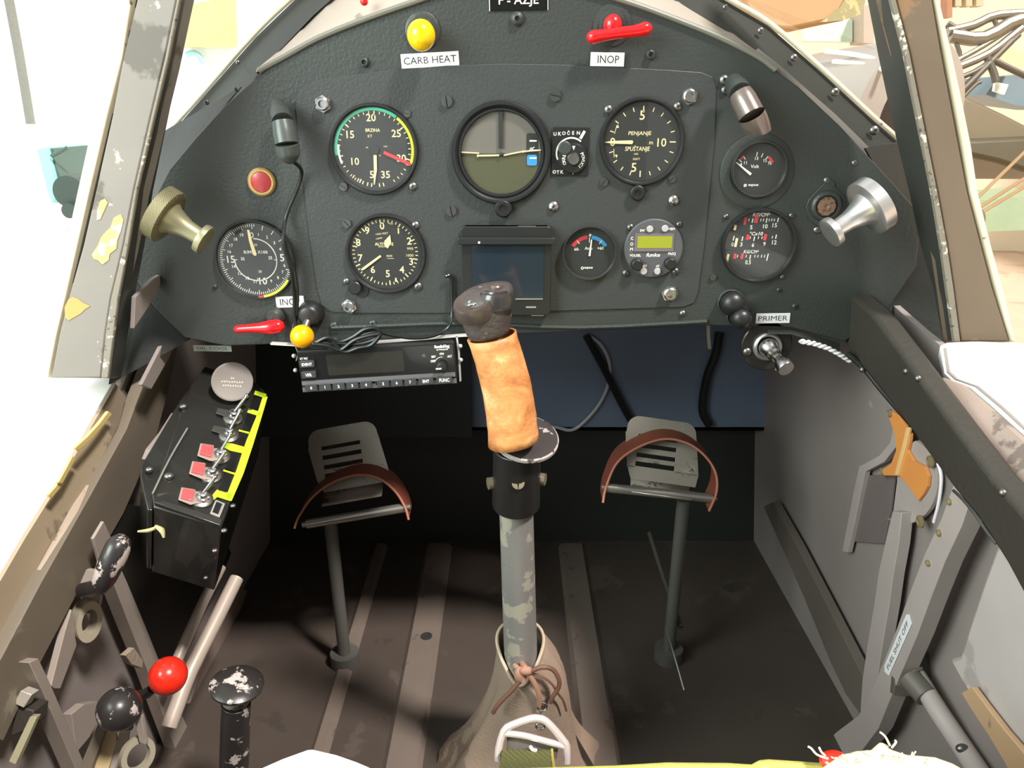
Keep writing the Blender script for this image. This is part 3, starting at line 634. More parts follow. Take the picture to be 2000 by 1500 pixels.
for x, y in ((1265,446),(1294,445),(1258,528),(1285,528)): build(MB(M).lathe([(6.5, 9), (6.5, 13), (5.5, 14), (0, 14)], 20, Matrix.Translation((*l(x, y), 0)), True), 'button', GB, t)
for x, y in ((1243,514),(1308,512)): build(MB(M).lathe([(12, 9), (11, 22), (9, 24), (0, 24)], 24, Matrix.Translation((*l(x, y), 0)), True), 'knob', BLACK, t)
for x, y, r in ((1231,444,7),(1326,438,6),(1222,533,7),(1319,530,7)): screw(t, x, y, r, DKSCREW, 3, style='cross')

# triple gauge: everything leans on its dial
cx, cy = 1479, 478; l = L(cx, cy)
t, M, z = gauge(cx, cy, 72, 'engine_triple_gauge', 'round black gauge with three stacked scales in KG/CM and °C x 10', 'gauge', rim=7, depth=14, z0=1)
b = MB(M); z += .4
b.mat(0)
b.text('KG/CM²', *l(1480, 420), 6.5, z, w=32, off=.015, shear=.2); b.text('°Cx10', *l(1474, 456), 6.5, z, w=26, off=.015, shear=.2); b.text('KG/CM²', *l(1468, 491), 6.5, z, w=29, off=.015, shear=.2)
for s_, x, y in [('5',1463,444),('10',1490,442),('15',1508,440),('0',1430,477),('3',1447,477),('6',1470,478),('9',1492,476),('12',1511,473),('0.5',1464,512)]: b.text(s_, *l(x, y), 8, z, off=.012, w=(len(s_) * 4.4 if s_ != '0.5' else 11))
for x, y, h in [(1464,431,8),(1491,431,9),(1513,430,8),(1480,430,5),(1485,430,5),(1496,430,5),(1501,430,5),(1506,430,5),(1457,430,5),(1431,465,9),(1448,466,9),(1471,466,9),(1513,462,8),(1463,464,5),(1479,464,5),(1486,464,5),(1506,463,5),(1467,502,9),(1459,500,5),(1476,500,5),(1482,500,5),(1489,500,5),(1495,500,5),(1501,502,14),(1442,500,5)]:
    b.box(l(x, y) + (z,), (1.4 if h < 7 else 1.9, h, .1), -7)
b.mat(1)
for x, y, w_, h in [(1471,428,7,15),(1450,432,5,14),(1458,463,6,10),(1492,463,6,12),(1437,500,5,10),(1451,500,5,11)]: b.box(l(x, y) + (z + .1,), (w_, h, .1), -6)
build(b, 'dial_markings', [WHITE, REDP], t, False, recalc=False)
for x, y, h in [(1436,473,17),(1422,506,21),(1431,444,10)]:
    b = MB(M); b.box(l(x, y) + (z + 2,), (4.6, h, 1), -7); build(b, 'needle', CREAM, t)
b = MB(M); b.box(l(1423, 485.5) + (z + 1,), (18, 2, .5), -3); b.box(l(1470, 487) + (z + .8,), (90, 1, .4), -2); build(b, 'scale_divider', DIAL, t)

# ------------------------------------------------------------------ stickers
def sticker(cx, cy, w, h, rot, s_, tw, th, label, dx=0, pap=None, name='label_sticker', M=None, lift=1.5, ink=None, dy=0):
    M = M or PM(cx, cy, rot, lift); b = MB(M); b.mat(0).box((0, 0, .3), (w, h, .6)); b.mat(1).text(s_, dx, dy, th, .8, w=tw)
    return tag(build(b, name, [pap or PAPER, ink or INK], None, False, recalc=False), label, 'label')
sticker(840, 117, 113, 26, 3, 'CARB HEAT', 103, 13, 'white sticker reading CARB HEAT under the yellow ball knob')
sticker(1186, 116, 66, 25, -1, 'INOP', 42, 14, 'white sticker reading INOP below the red T handle', dx=2)
sticker(567, 589, 55, 22, 2, 'INOP', 39, 13, 'white sticker reading INOP over the red lever, crossed by black cable')
sticker(1509, 621, 66, 20, 1, 'PRIMER', 57, 10, 'white sticker reading PRIMER above the chrome primer pump')
M = PM(1013, 6, 1, 1.5); b = MB(M); b.mat(0).box((0, 0, .3), (114, 27, .6)); b.mat(1).text('F-AZJE' if False else 'F - AZJE', 0, 3, 15, .9, w=78, off=.01); b.box((-57, 0, .7), (1.5, 27, .2)); b.box((57, 0, .7), (1, 27, .2))
tag(build(b, 'registration_plate', [GLOSSB, WHITE], None, False, recalc=False), 'small black plate lettered F - AZJE at the top of the panel', 'plate')

# ------------------------------------------------------------------ knobs and handles on the panel
def boss(M, prof, name, m, par, n=32): return build(MB(M).lathe(prof, n, None, True), name, m, par)
M = PM(828, 73); t = thing('carb_heat_knob', 'bright yellow ball knob at top of panel above CARB HEAT sticker', 'knob', M @ Vector((0, 0, 0)))
boss(M @ Matrix.Translation((-2, 12, 0)), [(34, 0), (34, 3), (30, 5), (22, 5), (18, 12), (0, 12)], 'collar', PANEL, t)
build(MB(M).cyl((-2, 12, 0), (0, 0, 40), 8), 'shaft', DSTEEL, t)
build(MB(M).ball((0, 0, 48), 27, sc=(1, 1.06, 1)), 'ball', YEL, t)
M = PM(603, 643); t = thing('amber_ball_knob', 'amber yellow ball knob below INOP sticker near the cable bundle', 'knob', M @ Vector((0, 0, 0)))
boss(M @ Matrix.Translation((8, 32, 0)), [(26, 0), (24, 14), (20, 24), (14, 28), (0, 28)], 'rubber_boot', BLACK, t)
build(MB(M).cyl((6, 24, 20), (0, 4, 44), 8), 'shaft', DSTEEL, t)
build(MB(M).ball((0, 0, 50), 22.5), 'ball', ORYEL, t)
M = PM(1205, 62); t = thing('red_t_handle', 'glossy red T-shaped pull handle above INOP sticker', 'handle', M @ Vector((0, 0, 0)))
boss(M @ Matrix.Translation((-10, 12, 0)), [(38, 0), (38, 2), (26, 3), (26, 6), (20, 7), (0, 7)], 'collar', PANEL, t)
build(MB(M).ball((-11, 10, 18), 18, sc=(1, 1.1, .9)), 'hub', RED, t)
build(MB(M).tube([(-56, -12, 30), (-50, -12, 34), (-30, -9, 34), (0, -5, 34), (30, -2, 34), (50, 2, 34), (57, 3, 30)], [9, 12.5, 11, 10.5, 11, 13, 9], 16), 'grip_bar', RED, t)
M = PM(516, 633); t = thing('red_lever', 'glossy red teardrop lever left of the amber ball knob', 'lever', M @ Vector((0, 0, 0)))
boss(M @ Matrix.Translation((24, 16, 0)), [(20, 0), (18, 10), (12, 16), (0, 16)], 'pivot', PANEL, t)
build(MB(M).tube([(-48, -3, 24), (-44, -3, 26), (-25, -1, 28), (0, 0, 28), (20, 1, 27), (38, 3, 24), (46, 4, 22)], [4, 8, 8, 10, 14, 13, 6], 16, sc=None), 'grip', RED, t)
M = PM(512, 355); t = thing('warning_lamp', 'round red lamp in a brass rim left of the airspeed gauge', 'lamp', M @ Vector((0, 0, 0)))
boss(M, [(27, 0), (27, 5), (24, 8), (20, 8), (19, 5)], 'brass_rim', mat('aged_brass', (196, 160, 98), .4, .3), t)
boss(M, [(19.5, 3), (19, 8), (10, 10), (0, 10.5)], 'red_lens', mat('red_lens', (190, 58, 60), .3, coat=.3), t)
for i, (x, y, r, lb) in enumerate([(1427, 590, 24, 'dull black round knob below the triple gauge, upper of two'), (1440, 616, 20, 'dull black round knob beside PRIMER sticker, lower of two')]):
    M = PM(x, y); t = thing('push_pull_control', lb, 'knob', M @ Vector((0, 0, 0)), 'round black knobs under the triple gauge')
    boss(M, [(r * 1.15, 0), (r * 1.1, 4), (r, 5)], 'collar', PANEL, t); build(MB(M).ball((0, 0, 14 + 12 * i), r, sc=(1, 1, .8)), 'cap', BLACK, t)
# socket with brown centre on a lens shaped flange
M = PM(1611, 402); t = thing('dimmer_socket', 'round black socket with brown centre on pointed flange left of the aluminium knob', 'socket', M @ Vector((0, 0, 0)))
b = MB(M); b.prism([(-38, -2), (-34, 12), (-22, 28), (-6, 46), (2, 52), (12, 46), (14, 36), (34, 20), (40, 0), (34, -22), (14, -38), (-8, -40), (-28, -28)], (0, 0, 3)); build(b, 'flange', PANEL, t, bev=.0006)
boss(M, [(30, 3), (29, 9), (25, 12), (22, 12), (21, 5), (0, 5)], 'ring', PANEL, t)
boss(M, [(19, 5), (18, 11), (14, 12), (5, 11), (3, 9), (0, 9)], 'brown_insert', mat('brown_bakelite', (128, 98, 80), .5, wear=((90, 70, 55), 200, .55, 0)), t, 10)

# lamps with hoods
def hood_lamp(pts, r, m, label, flare=False):
    t = thing('panel_lamp', label, 'lamp', P(pts[0][0], pts[0][1]))
    A = [P(x, y, o) for x, y, o in pts]; k = .00049
    build(MB().tube([A[0], A[0].lerp(A[1], .6), A[1]], [r[0] * k, r[1] * k * 1.02, r[1] * k], 24), 'rear_cap', PANEL, t)
    if not flare:
        build(MB().tube([A[1], A[1].lerp(A[2], .5), A[2]], [r[1] * k, r[2] * k, r[2] * k], 28), 'hood', m, t)
        build(MB().tube([A[2].lerp(A[1], .03), A[2].lerp(A[3], .5), A[3].lerp(A[2], .15), A[3]], [r[2] * k * 1.03, r[2] * k, r[3] * k, r[3] * k * .5], 28), 'lamp_shade', m, t)
        return t
    build(MB().tube([A[1], A[1].lerp(A[2], .3), A[2]], [r[1] * k, r[1] * k * 1.12, r[2] * k], 28), 'hood', m, t)
    d2 = (A[3] - A[2]); F = frame(A[2] - d2 * .04, d2); L2 = d2.length; q = r[2] * k * 1.04; b = MB(); vs = []; n = 32
    prof = [(q, 0), (q * 1.02, .3), (q * .98, .75), (q * .9, 1.0), (q * .80, 1.0), (q * .78, .4), (0, .38)]
    for i in range(n):
        a_ = 2 * math.pi * i / n; cut = .5 - .5 * math.cos(a_ - R(20))
        for rr_, z_ in prof: vs.append(F @ Vector((rr_ * math.cos(a_), rr_ * math.sin(a_), L2 * (z_ if z_ < .7 else z_ - .40 * cut))))
    kk_ = len(prof); b.add(vs, [(i * kk_ + j, ((i + 1) % n) * kk_ + j, ((i + 1) % n) * kk_ + j + 1, i * kk_ + j + 1) for i in range(n) for j in range(kk_ - 1)])
    build(b, 'lamp_shade', m, t)
    return t
hood_lamp([(542,205,.01),(552,238,.03),(560,282,.035),(567,318,.03)], [14,19,21,14], mat('dark_green_grey_lamp', (70, 76, 74), .35), 'slim black map lamp hanging at the left edge of the gauge plate')
tl = hood_lamp([(1432,160,.012),(1446,182,.03),(1468,225,.04),(1484,262,.035)], [16,20,23,17], mat('brown_grey_lamp', (120, 108, 102), .3, .4, coat=.3), 'grey-brown map lamp with open slanted end above the volt gauge', True)

# turned metal knobs either side
def turned(cb, cs, db, ds, rb, m, label, knurl=None):
    A = W(*cb, db); B = W(*cs, ds); d = B - A; Ln = d.length; F = frame(A, d); t = thing('turned_knob', label, 'knob', A)
    th = .011
    b = MB(); b.lathe([(0, -th), (rb, -th), (rb, 0), (rb * .92, .001), (rb * .45, .001), (rb * .42, 0)], 48, F, True); f = build(b, 'flange', knurl or m, t)
    b = MB(); b.lathe([(rb * .62, .001), (rb * .50, Ln * .14), (rb * .40, Ln * .33), (rb * .33, Ln * .5), (rb * .30, Ln * .82), (rb * .3, Ln * .86)], 40, F, True); build(b, 'stem', m, t)
    b = MB(); b.lathe([(rb * .3, Ln * .84), (rb * .52, Ln * .85), (rb * .54, Ln * .9), (rb * .54, Ln), (rb * .44, Ln * 1.02), (rb * .15, Ln * .99), (0, Ln * .99)], 40, F, True); build(b, 'end_button', m, t)
    return t
turned((1692, 408), (1620, 456), .685, .688, .0262, ALU, 'large bright aluminium knob with wide flange on the right side of the panel')
KN = mat('dull_brass_knurl', (158, 150, 118), .45, .6)
nt = KN.node_tree; wv = nt.nodes.new('ShaderNodeTexWave'); wv.inputs['Scale'].default_value = 260; tcn = nt.nodes.new('ShaderNodeTexCoord'); bp = nt.nodes.new('ShaderNodeBump'); bp.inputs['Strength'].default_value = .8; bp.inputs['Distance'].default_value = .001
nt.links.new(tcn.outputs['Object'], wv.inputs['Vector']); nt.links.new(wv.outputs['Fac'], bp.inputs['Height']); nt.links.new(bp.outputs[0], nt.nodes['Principled BSDF'].inputs['Normal'])
turned((330, 425), (402, 470), .678, .684, .0255, mat('dull_brass', (150, 146, 116), .4, .55), 'dull brass-coloured knob with knurled flange on the left cockpit side', KN)

# primer pump
M = PM(1498, 676); t = thing('primer_pump', 'chrome primer plunger on a round black plate below PRIMER sticker', 'pump', M @ Vector((0, 0, 0)))
boss(M, [(50, -14), (50, -2), (48, 0), (0, 0)], 'mounting_plate', mat('primer_black', (40, 38, 36), .3), t)
boss(M, [(28, 0), (28, 6), (25, 9), (21, 6), (20, 2)], 'silver_ring', ALU, t)
F = Matrix.Rotation(R(24), 4, Vector((1, .75, 0)).normalized())
build(MB(M @ F).lathe([(19, 0), (19, 10), (15, 16), (14, 26), (10, 30), (10, 38)], 32), 'barrel', STEEL, t)
build(MB(M @ F).lathe([(7, 36), (7, 52), (9, 54)], 24), 'plunger_rod', STEEL, t)
build(MB(M @ F).lathe([(9, 52), (15, 56), (16, 72), (15, 74), (0, 74)], 32, None, True), 'plunger_knob', STEEL, t)
for x, y, r in ((1459, 687, 8), (1518, 722, 5)): screw(t, x, y, r, DSTEEL, 0, style='cross')

# gps display
cx, cy = 988, 525; M = PM(cx, cy, 0, 3); l = L(cx, cy)
t = thing('gps_display', 'black rectangular satellite navigator screen behind the stick grip', 'display', M @ Vector((0, 0, 0)))
b = MB(M); b.rbox(l(989, 526), 172, 172, 0, 22, 8); build(b, 'case', BLACK, t, bev=.0006)
b = MB(M); b.rbox(l(992, 527), 138, 104, 22, 23, 4); build(b, 'screen', mat('gps_screen', (38, 48, 56), .12, coat=.6, var=.02), t)
b = MB(M); b.rbox(l(989, 466), 184, 12, 4, 32, 3); b.rbox(l(989, 449), 168, 18, 0, 16, 4); build(b, 'top_cradle', mat('cradle_black', (44, 47, 47), .25), t, bev=.0005)
b = MB(M); b.rbox(l(1028, 444), 36, 10, 16, 20, 2); b.box(l(1066, 449.5) + (17,), (14, 3, 2)); b.box(l(982, 449.5) + (17,), (38, 2.4, 2)); build(b, 'cradle_latch', DSTEEL if False else mat('latch_grey', (110, 110, 110), .3, .4), t)
b = MB(M); b.box(l(1030, 579) + (23,), (60, 2, 1.5)); b.box(l(1037, 595.5) + (22.5,), (20, 3, 1)); b.box(l(1050, 612) + (20,), (24, 2.5, 2)); build(b, 'case_trim', mat('trim_grey', (140, 140, 138), .35), t)
b = MB(M); b.cyl(l(938, 468) + (30,), l(938, 468) + (33.5,), 2.2); build(b, 'status_light', WHITE, t)

# transponder
cx, cy = 737, 716; RT = PM(cx, cy, 3.6, 0, D - .028); t = thing('transponder', 'long black transponder radio with number keys 0 to 7 under the panel', 'radio', RT @ Vector((0, 0, 0)))
b = MB(RT); b.rbox((0, 2), 306, 78, -190, 0, 4); build(b, 'case', BLACK, t, bev=.0005)
b = MB(RT); b.rbox((0, 7), 302, 60, 0, 2, 4); build(b, 'faceplate', mat('gloss_black_face', (22, 22, 23), .25, coat=.3), t)
b = MB(RT); b.rbox((-22, 9), 150, 42, 2, 2.6, 3); build(b, 'display', mat('dark_display', (42, 40, 36), .3, coat=.3), t)
b = MB(RT); b.box((0, -24, 2), (302, 8, 7)); b.box((0, -38, 1), (304, 9, 6)); build(b, 'key_tray', mat('key_tray_grey', (100, 100, 103), .4), t)
KEY = mat('grey_key', (62, 62, 66), .4)
def key(x, y, w, h, s_, tw, th):
    b = MB(RT); b.rbox((x, y), w, h, 2, 9, 2); kk = build(b, 'key', KEY, t, bev=.0003)
    b = MB(RT); b.text(s_, x, y, th, 9.3, off=.03, w=tw); build(b, 'key_lettering', WHITE, kk, False, recalc=False)
for i, s_ in enumerate('01234'): key(-133 + i * 27, -33, 23, 14, s_, None, 6)
for i, s_ in enumerate('567'): key(9 + i * 26.5, -33, 23, 14, s_, None, 6)
key(93, -33, 29, 14, 'ENT', 13, 6); key(129, -33, 31, 15, 'FUNC', 20, 7)
key(-134, 16, 28, 13, 'IDENT', 20, 5.5); key(-134, -6, 28, 13, 'VFR', 13, 6)
b = MB(RT)
b.text('BendixKing', 130, 33, 5.5, 2.4, w=29, off=.05); b.text('by Honeywell', 130, 27.5, 3.2, 2.4, w=22, off=.03); b.text('OFF', 110, 5, 4.6, 2.4, w=10, off=.04); b.text('SBY', 112, 14, 4.2, 2.4, w=9, off=.04); b.text('ON', 128, 19, 4.6, 2.4, w=8, off=.04); b.text('ALT', 143, 13, 4.2, 2.4, w=9, off=.04)
b.text('KT 76C', -140, 26, 4, 2.4, w=15, off=.03); b.arc(14, 15, -60, 10, 2.4, (127, -2))
build(b, 'face_lettering', WHITE, t, False, recalc=False)
kn = boss(RT @ Matrix.Translation((127, -6, 0)), [(11, 2), (10, 14), (8, 15), (0, 15)], 'selector_knob', BLACK, t)
b = MB(RT); b.box((121, -7, 15.4), (11, 2.6, 1)); build(b, 'knob_pointer', WHITE, kn)
boss(RT @ Matrix.Translation((94, 17, 0)), [(4, 2), (4, 3.5), (2, 4), (0, 3.5)], 'light_sensor', DSTEEL, t, 14)
b = MB(RT); b.rbox((-4, -32), 6, 8, 2, 5, 1); build(b, 'lock_hole', BLACK, t)
# radio bracket: bright edged sheet metal
SH = mat('bare_sheet_edge', (215, 213, 208), .35, .3)
b = MB()
def yp(x, y, Y): return YP(x, y, Y)
Yb = D - .02
for pts in ([(528,672),(576,675),(582,690),(578,705)], [(640,676),(760,668),(880,658),(892,657)], [(892,657),(930,655)], [(892,657),(896,690),(899,745)]):
    b.ribbon([yp(x, y, Yb) for x, y in pts], [(0, 0, 1) if abs(pts[0][0] - pts[-1][0]) > 15 else (1, 0, 0)] * len(pts), .0016, .006, (0, 1, 0))
for x, y in ((574, 695), (577, 723), (899, 676), (900, 703)): b.ball(yp(x, y, Yb), .0022)
tag(build(b, 'radio_bracket', SH), 'thin bare metal bracket edges around the transponder radio', 'bracket')

# cables on the panel
def cable(name, pts, r, m, label, cat='cable', par=None, n=10):
    o = build(MB().tube(pts, r, n, 6), name, m, par); return tag(o, label, cat) if par is None else o
cable('lamp_cable', [P(x, y, o) for x, y, o in [(567,312,.03),(584,325,.018),(589,340,.008),(580,370,.006),(567,400,.006),(557,430,.008),(553,468,.02),(560,500,.02),(570,535,.018),(575,580,.012),(575,620,.012),(582,650,.014),(600,668,.018)]], .0018, CABLE, 'thin black cable running down from the left map lamp across the INOP sticker')
cable('lamp_cable', [P(x, y, o) for x, y, o in [(555,470,.012),(563,500,.012),(574,530,.01),(580,570,.008),(578,615,.008),(572,645,.01)]], .0022, CABLE, 'second black cable beside the engine speed gauge, ending behind the amber knob')
b = MB()
for j, (dy, dx) in enumerate(((0, 0), (6, 4), (-5, -4), (11, 8))):
    b.tube([P(x, y, .03 + .002 * j) for x, y in [(612,672),(640,664+dy),(665,672+dy),(690,660+dy/2),(712,648+dy/2+dx/2),(735,645+dx),(742,655),(725,668+dy/2),(700,674+dy/2),(672,676+dy),(650,668)]], .0021, 8, 5)
b.tube([P(x, y, .032) for x, y in [(662,668),(668,672),(672,680)]], .0035, 8)
tag(build(b, 'cable_bundle', CABLE), 'coiled bundle of black cable lying on top of the transponder', 'cable')
cable('gps_cable', [P(x, y, o) for x, y, o in [(870,540,.008),(880,541,.006),(882,580,.006),(882,620,.01),(872,642,.02),(845,656,.026),(810,660,.028),(780,657,.03),(745,650,.03)]], .0018, CABLE, 'black cable dropping from the navigator screen to the cable bundle')
# ================================================================== LEFT SIDE
def wribbon(pts, side, w, th, m, name, label, cat, off=0.0, par=None, bev=.0006, group=None):
    """band following a line on a side wall; w in picture px at that place"""
    n = wall_plane(side)[1]; A = []; B = []
    for i, p in enumerate(pts):
        a = Vector(pts[max(0, i - 1)]); c = Vector(pts[min(len(pts) - 1, i + 1)]); d = (c - a).normalized(); q = Vector((-d.y, d.x)) * (w[i] if isinstance(w, list) else w) / 2
        A.append(WP(p[0] + q.x, p[1] + q.y, side, off + th)); B.append(WP(p[0] - q.x, p[1] - q.y, side, off + th))
    o = build(MB().band(A, B, -n * th), name, m, par, True, bev=bev)
    return o if par is not None else tag(o, label, cat, group)
def wpoly(pts, side, th, m, name, label=None, cat=None, off=0.0, par=None, bev=.0006):
    n = wall_plane(side)[1]; o = build(MB().prism(wl(pts, side, off + th), -n * th), name, m, par, False, bev=bev)
    return o if par is not None else tag(o, label, cat)

# brown rim flange just inside the left sill, with bits of trim tape
rimm = mat('tan_grey_rim', (150, 134, 112), .5, wear=((118, 106, 90), 10, .56, 0), var=.15)
t = thing('cockpit_rim', 'worn tan rim flange under the left sill edge', 'rim', WP(100, 1000, -1))
A = [(226,750),(200,796),(150,884),(100,970),(50,1050),(0,1136),(-60,1236)]; B = [(246,775),(232,830),(196,900),(150,985),(98,1090),(50,1190),(0,1290)]
build(MB().band(wl(A, -1, .002), wl(B, -1, .010), -NL * .003), 'flange', rimm, t)
Cc = [(252,838),(236,872),(206,925),(158,1000),(108,1092),(60,1180),(0,1300)]
build(MB().band(wl([(x - 14, y - 6) for x, y in Cc], -1, .012), wl(Cc, -1, .017), -NL * .003), 'rolled_edge', mat('rim_edge_paint', (172, 156, 140), .45, wear=((120, 108, 92), 40, .6, 0)), t)
gold = mat('gold_trim_tape', (222, 196, 128), .4)
wribbon([(216,806),(196,832),(174,856),(150,878)], -1, 9, .003, gold, 'trim_tape', None, None, .012, t)
wribbon([(146,892),(132,918),(118,944)], -1, 8, .003, gold, 'trim_tape', None, None, .010, t)
wribbon([(124,936),(112,954),(98,970)], -1, 9, .003, gold, 'trim_tape', None, None, .008, t)
# olive longeron and wall frames
wribbon([(338,650),(310,740),(275,850),(209,985),(112,1155),(44,1284),(-30,1430)], -1, [28,48,60,74,72,72,80], .012, OLIVE, 'side_longeron', 'broad olive-grey longeron running along the left cockpit wall', 'longeron', .006)
wpoly([(265,580),(300,545),(318,534),(312,560),(290,600),(262,642)], -1, .004, GREY, 'pale_wall_patch', 'small lit patch of wall drawn as a pale plate behind the left windscreen post', 'plate', .03)  # this and the next: lit spots of the side wall, drawn as plates
wpoly([(318,672),(340,650),(352,655),(330,700),(296,760),(277,752)], -1, .004, GREY, 'pale_wall_patch', 'slanting lit patch of wall drawn as a pale plate above the left longeron', 'plate', .03)
wpoly([(345,808),(352,806),(330,855),(310,885),(288,898),(296,878),(322,845)], -1, .006, GREY, 'pale_wall_patch', 'sickle-shaped pale wall plate behind the switch box', 'plate', .034)
wribbon([(212,1080),(240,1150),(270,1225),(300,1300),(332,1385),(372,1480),(390,1520)], -1, [22,26,28,28,32,42,50], .014, GREYL, 'wall_frame', 'pale slanting fuselage frame passing behind the red ball', 'frame', .012)
wribbon([(66,1290),(92,1345),(124,1420),(158,1500),(170,1530)], -1, 20, .014, GREYL, 'wall_frame', 'pale slanting fuselage frame left of the black ball lever', 'frame', .012)
wpoly([(100,1340),(128,1230),(140,1190),(150,1260),(118,1345),(106,1345)], -1, .006, GREYL, 'wall_gusset', 'pale triangular gusset below the ring bracket on left wall', 'gusset', .012)
wpoly([(140,1395),(165,1375),(190,1370),(195,1400),(175,1440),(150,1470)], -1, .008, GREYL, 'wall_gusset', 'pale gusset plate beside the black ball lever', 'gusset', .014)
wpoly([(183,1052),(203,1018),(222,1060),(214,1090),(196,1102)], -1, .003, GREYL, 'latch_bracket', 'pale bracket holding the worn black grab handle', 'bracket', .03)
wpoly([(245,1280),(262,1265),(280,1290),(278,1305),(258,1298)], -1, .006, mat('masking_patch', (165, 150, 130), .7, bump=.5), 'tape_patch', 'crumpled tape patch on pale frame above the red ball', 'tape', .024)
# worn black grab handle
t = thing('grab_handle', 'worn black curved handle with chipped paint on the left wall', 'handle', W(215, 1100, .66))
build(MB().tube([W(240,1058,.655),W(232,1066,.65),W(224,1084,.648),W(214,1106,.648),W(204,1130,.652),W(188,1148,.66),W(160,1152,.67)], [.008,.0105,.0108,.0105,.0095,.008,.006], 20), 'grip', mat('chipped_handle_enamel', (44, 40, 40), .3, wear=[((186, 172, 166), 38, .535, 0)], bump=.1), t)
build(MB().prism([W(150,1152,.675),W(196,1150,.675),W(206,1118,.675),W(168,1112,.675)], FW * .006), 'base_plate', GREYL, t, bev=.0006)
# ring bracket
t = thing('ring_bracket', 'pale metal ring hanging from a small bracket plate on left wall', 'bracket', W(165, 1190, .7))
build(MB().prism([W(130,1158,.70),W(198,1156,.70),W(196,1175,.70),W(186,1200,.70),W(150,1196,.70),W(122,1188,.70)], FW * .004), 'bracket_plate', GREYL, t, bev=.0006)
F = frame(W(168,1212,.69), Vector((.85, -.5, .1)), UP)
b = MB(); b.lathe([(.0140,-.006),(.0140,.006),(.0085,.006),(.0085,-.006),(.0140,-.006)], 32, F @ Matrix.Diagonal((1.35, .85, 1, 1)), True); build(b, 'ring', mat('pale_ring', (168, 160, 140), .4, .2), t)
# clip and strip in the lower left corner
t = thing('wall_clip', 'bright metal clip above a black holder, bottom left corner', 'clip', W(45, 1365, .6))
build(MB().prism([W(40,1349,.60),W(62,1357,.60),W(46,1383,.60),W(26,1374,.60)], FW * .01), 'clip_plate', mat('clip_metal', (205, 198, 185), .35, .4), t, bev=.0006)
build(MB().prism([W(28,1378,.605),W(66,1388,.605),W(62,1420,.605),W(20,1440,.605)], FW * .02), 'holder', RAILB, t, bev=.001)
build(MB().prism([W(58,1400,.60),W(72,1400,.60),W(30,1494,.59),W(16,1488,.59)], FW * .006), 'strip', mat('strip_pale', (150, 146, 118), .5), t, bev=.0006)
# pair of grey control tubes
for pts, r, lb in (([(432,1108,.92),(395,1180,.88),(350,1280,.84),(330,1330,.83)], .006, 'upper thin grey control tube running down the left wall'),
               ([(462,1130,.93),(420,1215,.89),(372,1310,.85),(345,1380,.83),(330,1420,.82)], .0085, 'lower thicker grey control tube running down the left wall')):
    tag(build(MB().tube([W(*p) for p in pts], r, 14), 'control_tube', mat('tube_grey', (178, 164, 152), .4, .1, wear=((215, 205, 195), 60, .68, 0))), lb, 'tube', 'grey control tubes on the left wall')
wribbon([(474,1150),(440,1230),(405,1330),(375,1440),(365,1500)], -1, [20,30,40,46,50], .01, mat('lower_longeron_paint', (140, 122, 112), .5), 'floor_longeron', 'wide brownish-grey longeron between the control tubes and the floor', 'longeron', .004)

# throttle levers
t = thing('mixture_lever', 'glossy orange-red ball on a short arm beside the left wall', 'lever', W(328, 1320, .7))
build(MB().ball(W(328, 1320, .70), .0172, n=40, m=24), 'ball', ORED, t)
build(MB().tube([W(298,1345,.71),W(285,1355,.72),W(265,1365,.73),W(250,1420,.75)], [.0045,.005,.005,.005], 12), 'arm', BLACK, t)
t = thing('throttle_lever', 'chipped black ball lever at the lower left', 'lever', W(233, 1385, .64))
build(MB().ball(W(233, 1385, .64), .0180, n=40, m=24), 'ball', WORNB, t)
build(MB().band([W(262,1405,.65),W(272,1450,.66)], [W(276,1398,.65),W(285,1455,.66)], FW * .005), 'arm', GREYL, t, bev=.0004)
build(MB().band([W(192,1412,.66),W(162,1482,.67),W(156,1530,.67)], [W(208,1420,.66),W(182,1490,.67),W(170,1530,.67)], FW * .006), 'link', OLIVE, t, bev=.0004)
t = thing('throttle_quadrant', 'stack of cream and grey quadrant plates with pivot ring below the black ball', 'quadrant', W(235, 1460, .7))
for pts, m in ((([(205,1430),(225,1426),(228,1450),(212,1500),(205,1530),(185,1530),(178,1500)]), mat('cream_plate', (205, 182, 140), .5)), (([(232,1432),(252,1428),(248,1460),(235,1500),(228,1530),(206,1530),(214,1500)]), GREYL)):
    build(MB().prism([W(x, y, .68) for x, y in pts], FW * .003), 'quadrant_plate', m, t, bev=.0004)
F = frame(W(268,1475,.665), Vector((.75, -.6, .2)), UP); b = MB(); b.lathe([(.0155,-.003),(.0155,.003),(.0105,.003),(.0105,-.003),(.0155,-.003)], 32, F @ Matrix.Diagonal((1.05, .95, 1, 1)), True); build(b, 'pivot_ring', mat('pale_ring', (168, 160, 140), .4), t)
# tall black handle with mushroom cap
t = thing('flap_lever', 'upright black lever with mushroom cap and worn silver collar, lower left', 'lever', W(458, 1480, .72))
p0, p1 = W(456, 1530, .74), W(461, 1372, .70); F = frame(p0, p1 - p0)
build(MB().cyl(p0, p1, .0137, .0132, 32), 'shaft', WORNB, t, bev=.0006)
p2 = W(462, 1352, .698); build(MB().cyl(p1, p2, .0118, .0116, 32), 'collar', mat('worn_silver', (170, 160, 145), .4, .5, wear=((110, 100, 90), 80, .55, 0)), t)
F = frame(p2, p2 - p0); build(MB().lathe([(.011, -.002), (.012, .002), (.019, .004), (.0235, .007), (.024, .010), (.019, .014), (.008, .0155), (0, .016)], 40, F, True), 'mushroom_cap', WORNB, t)

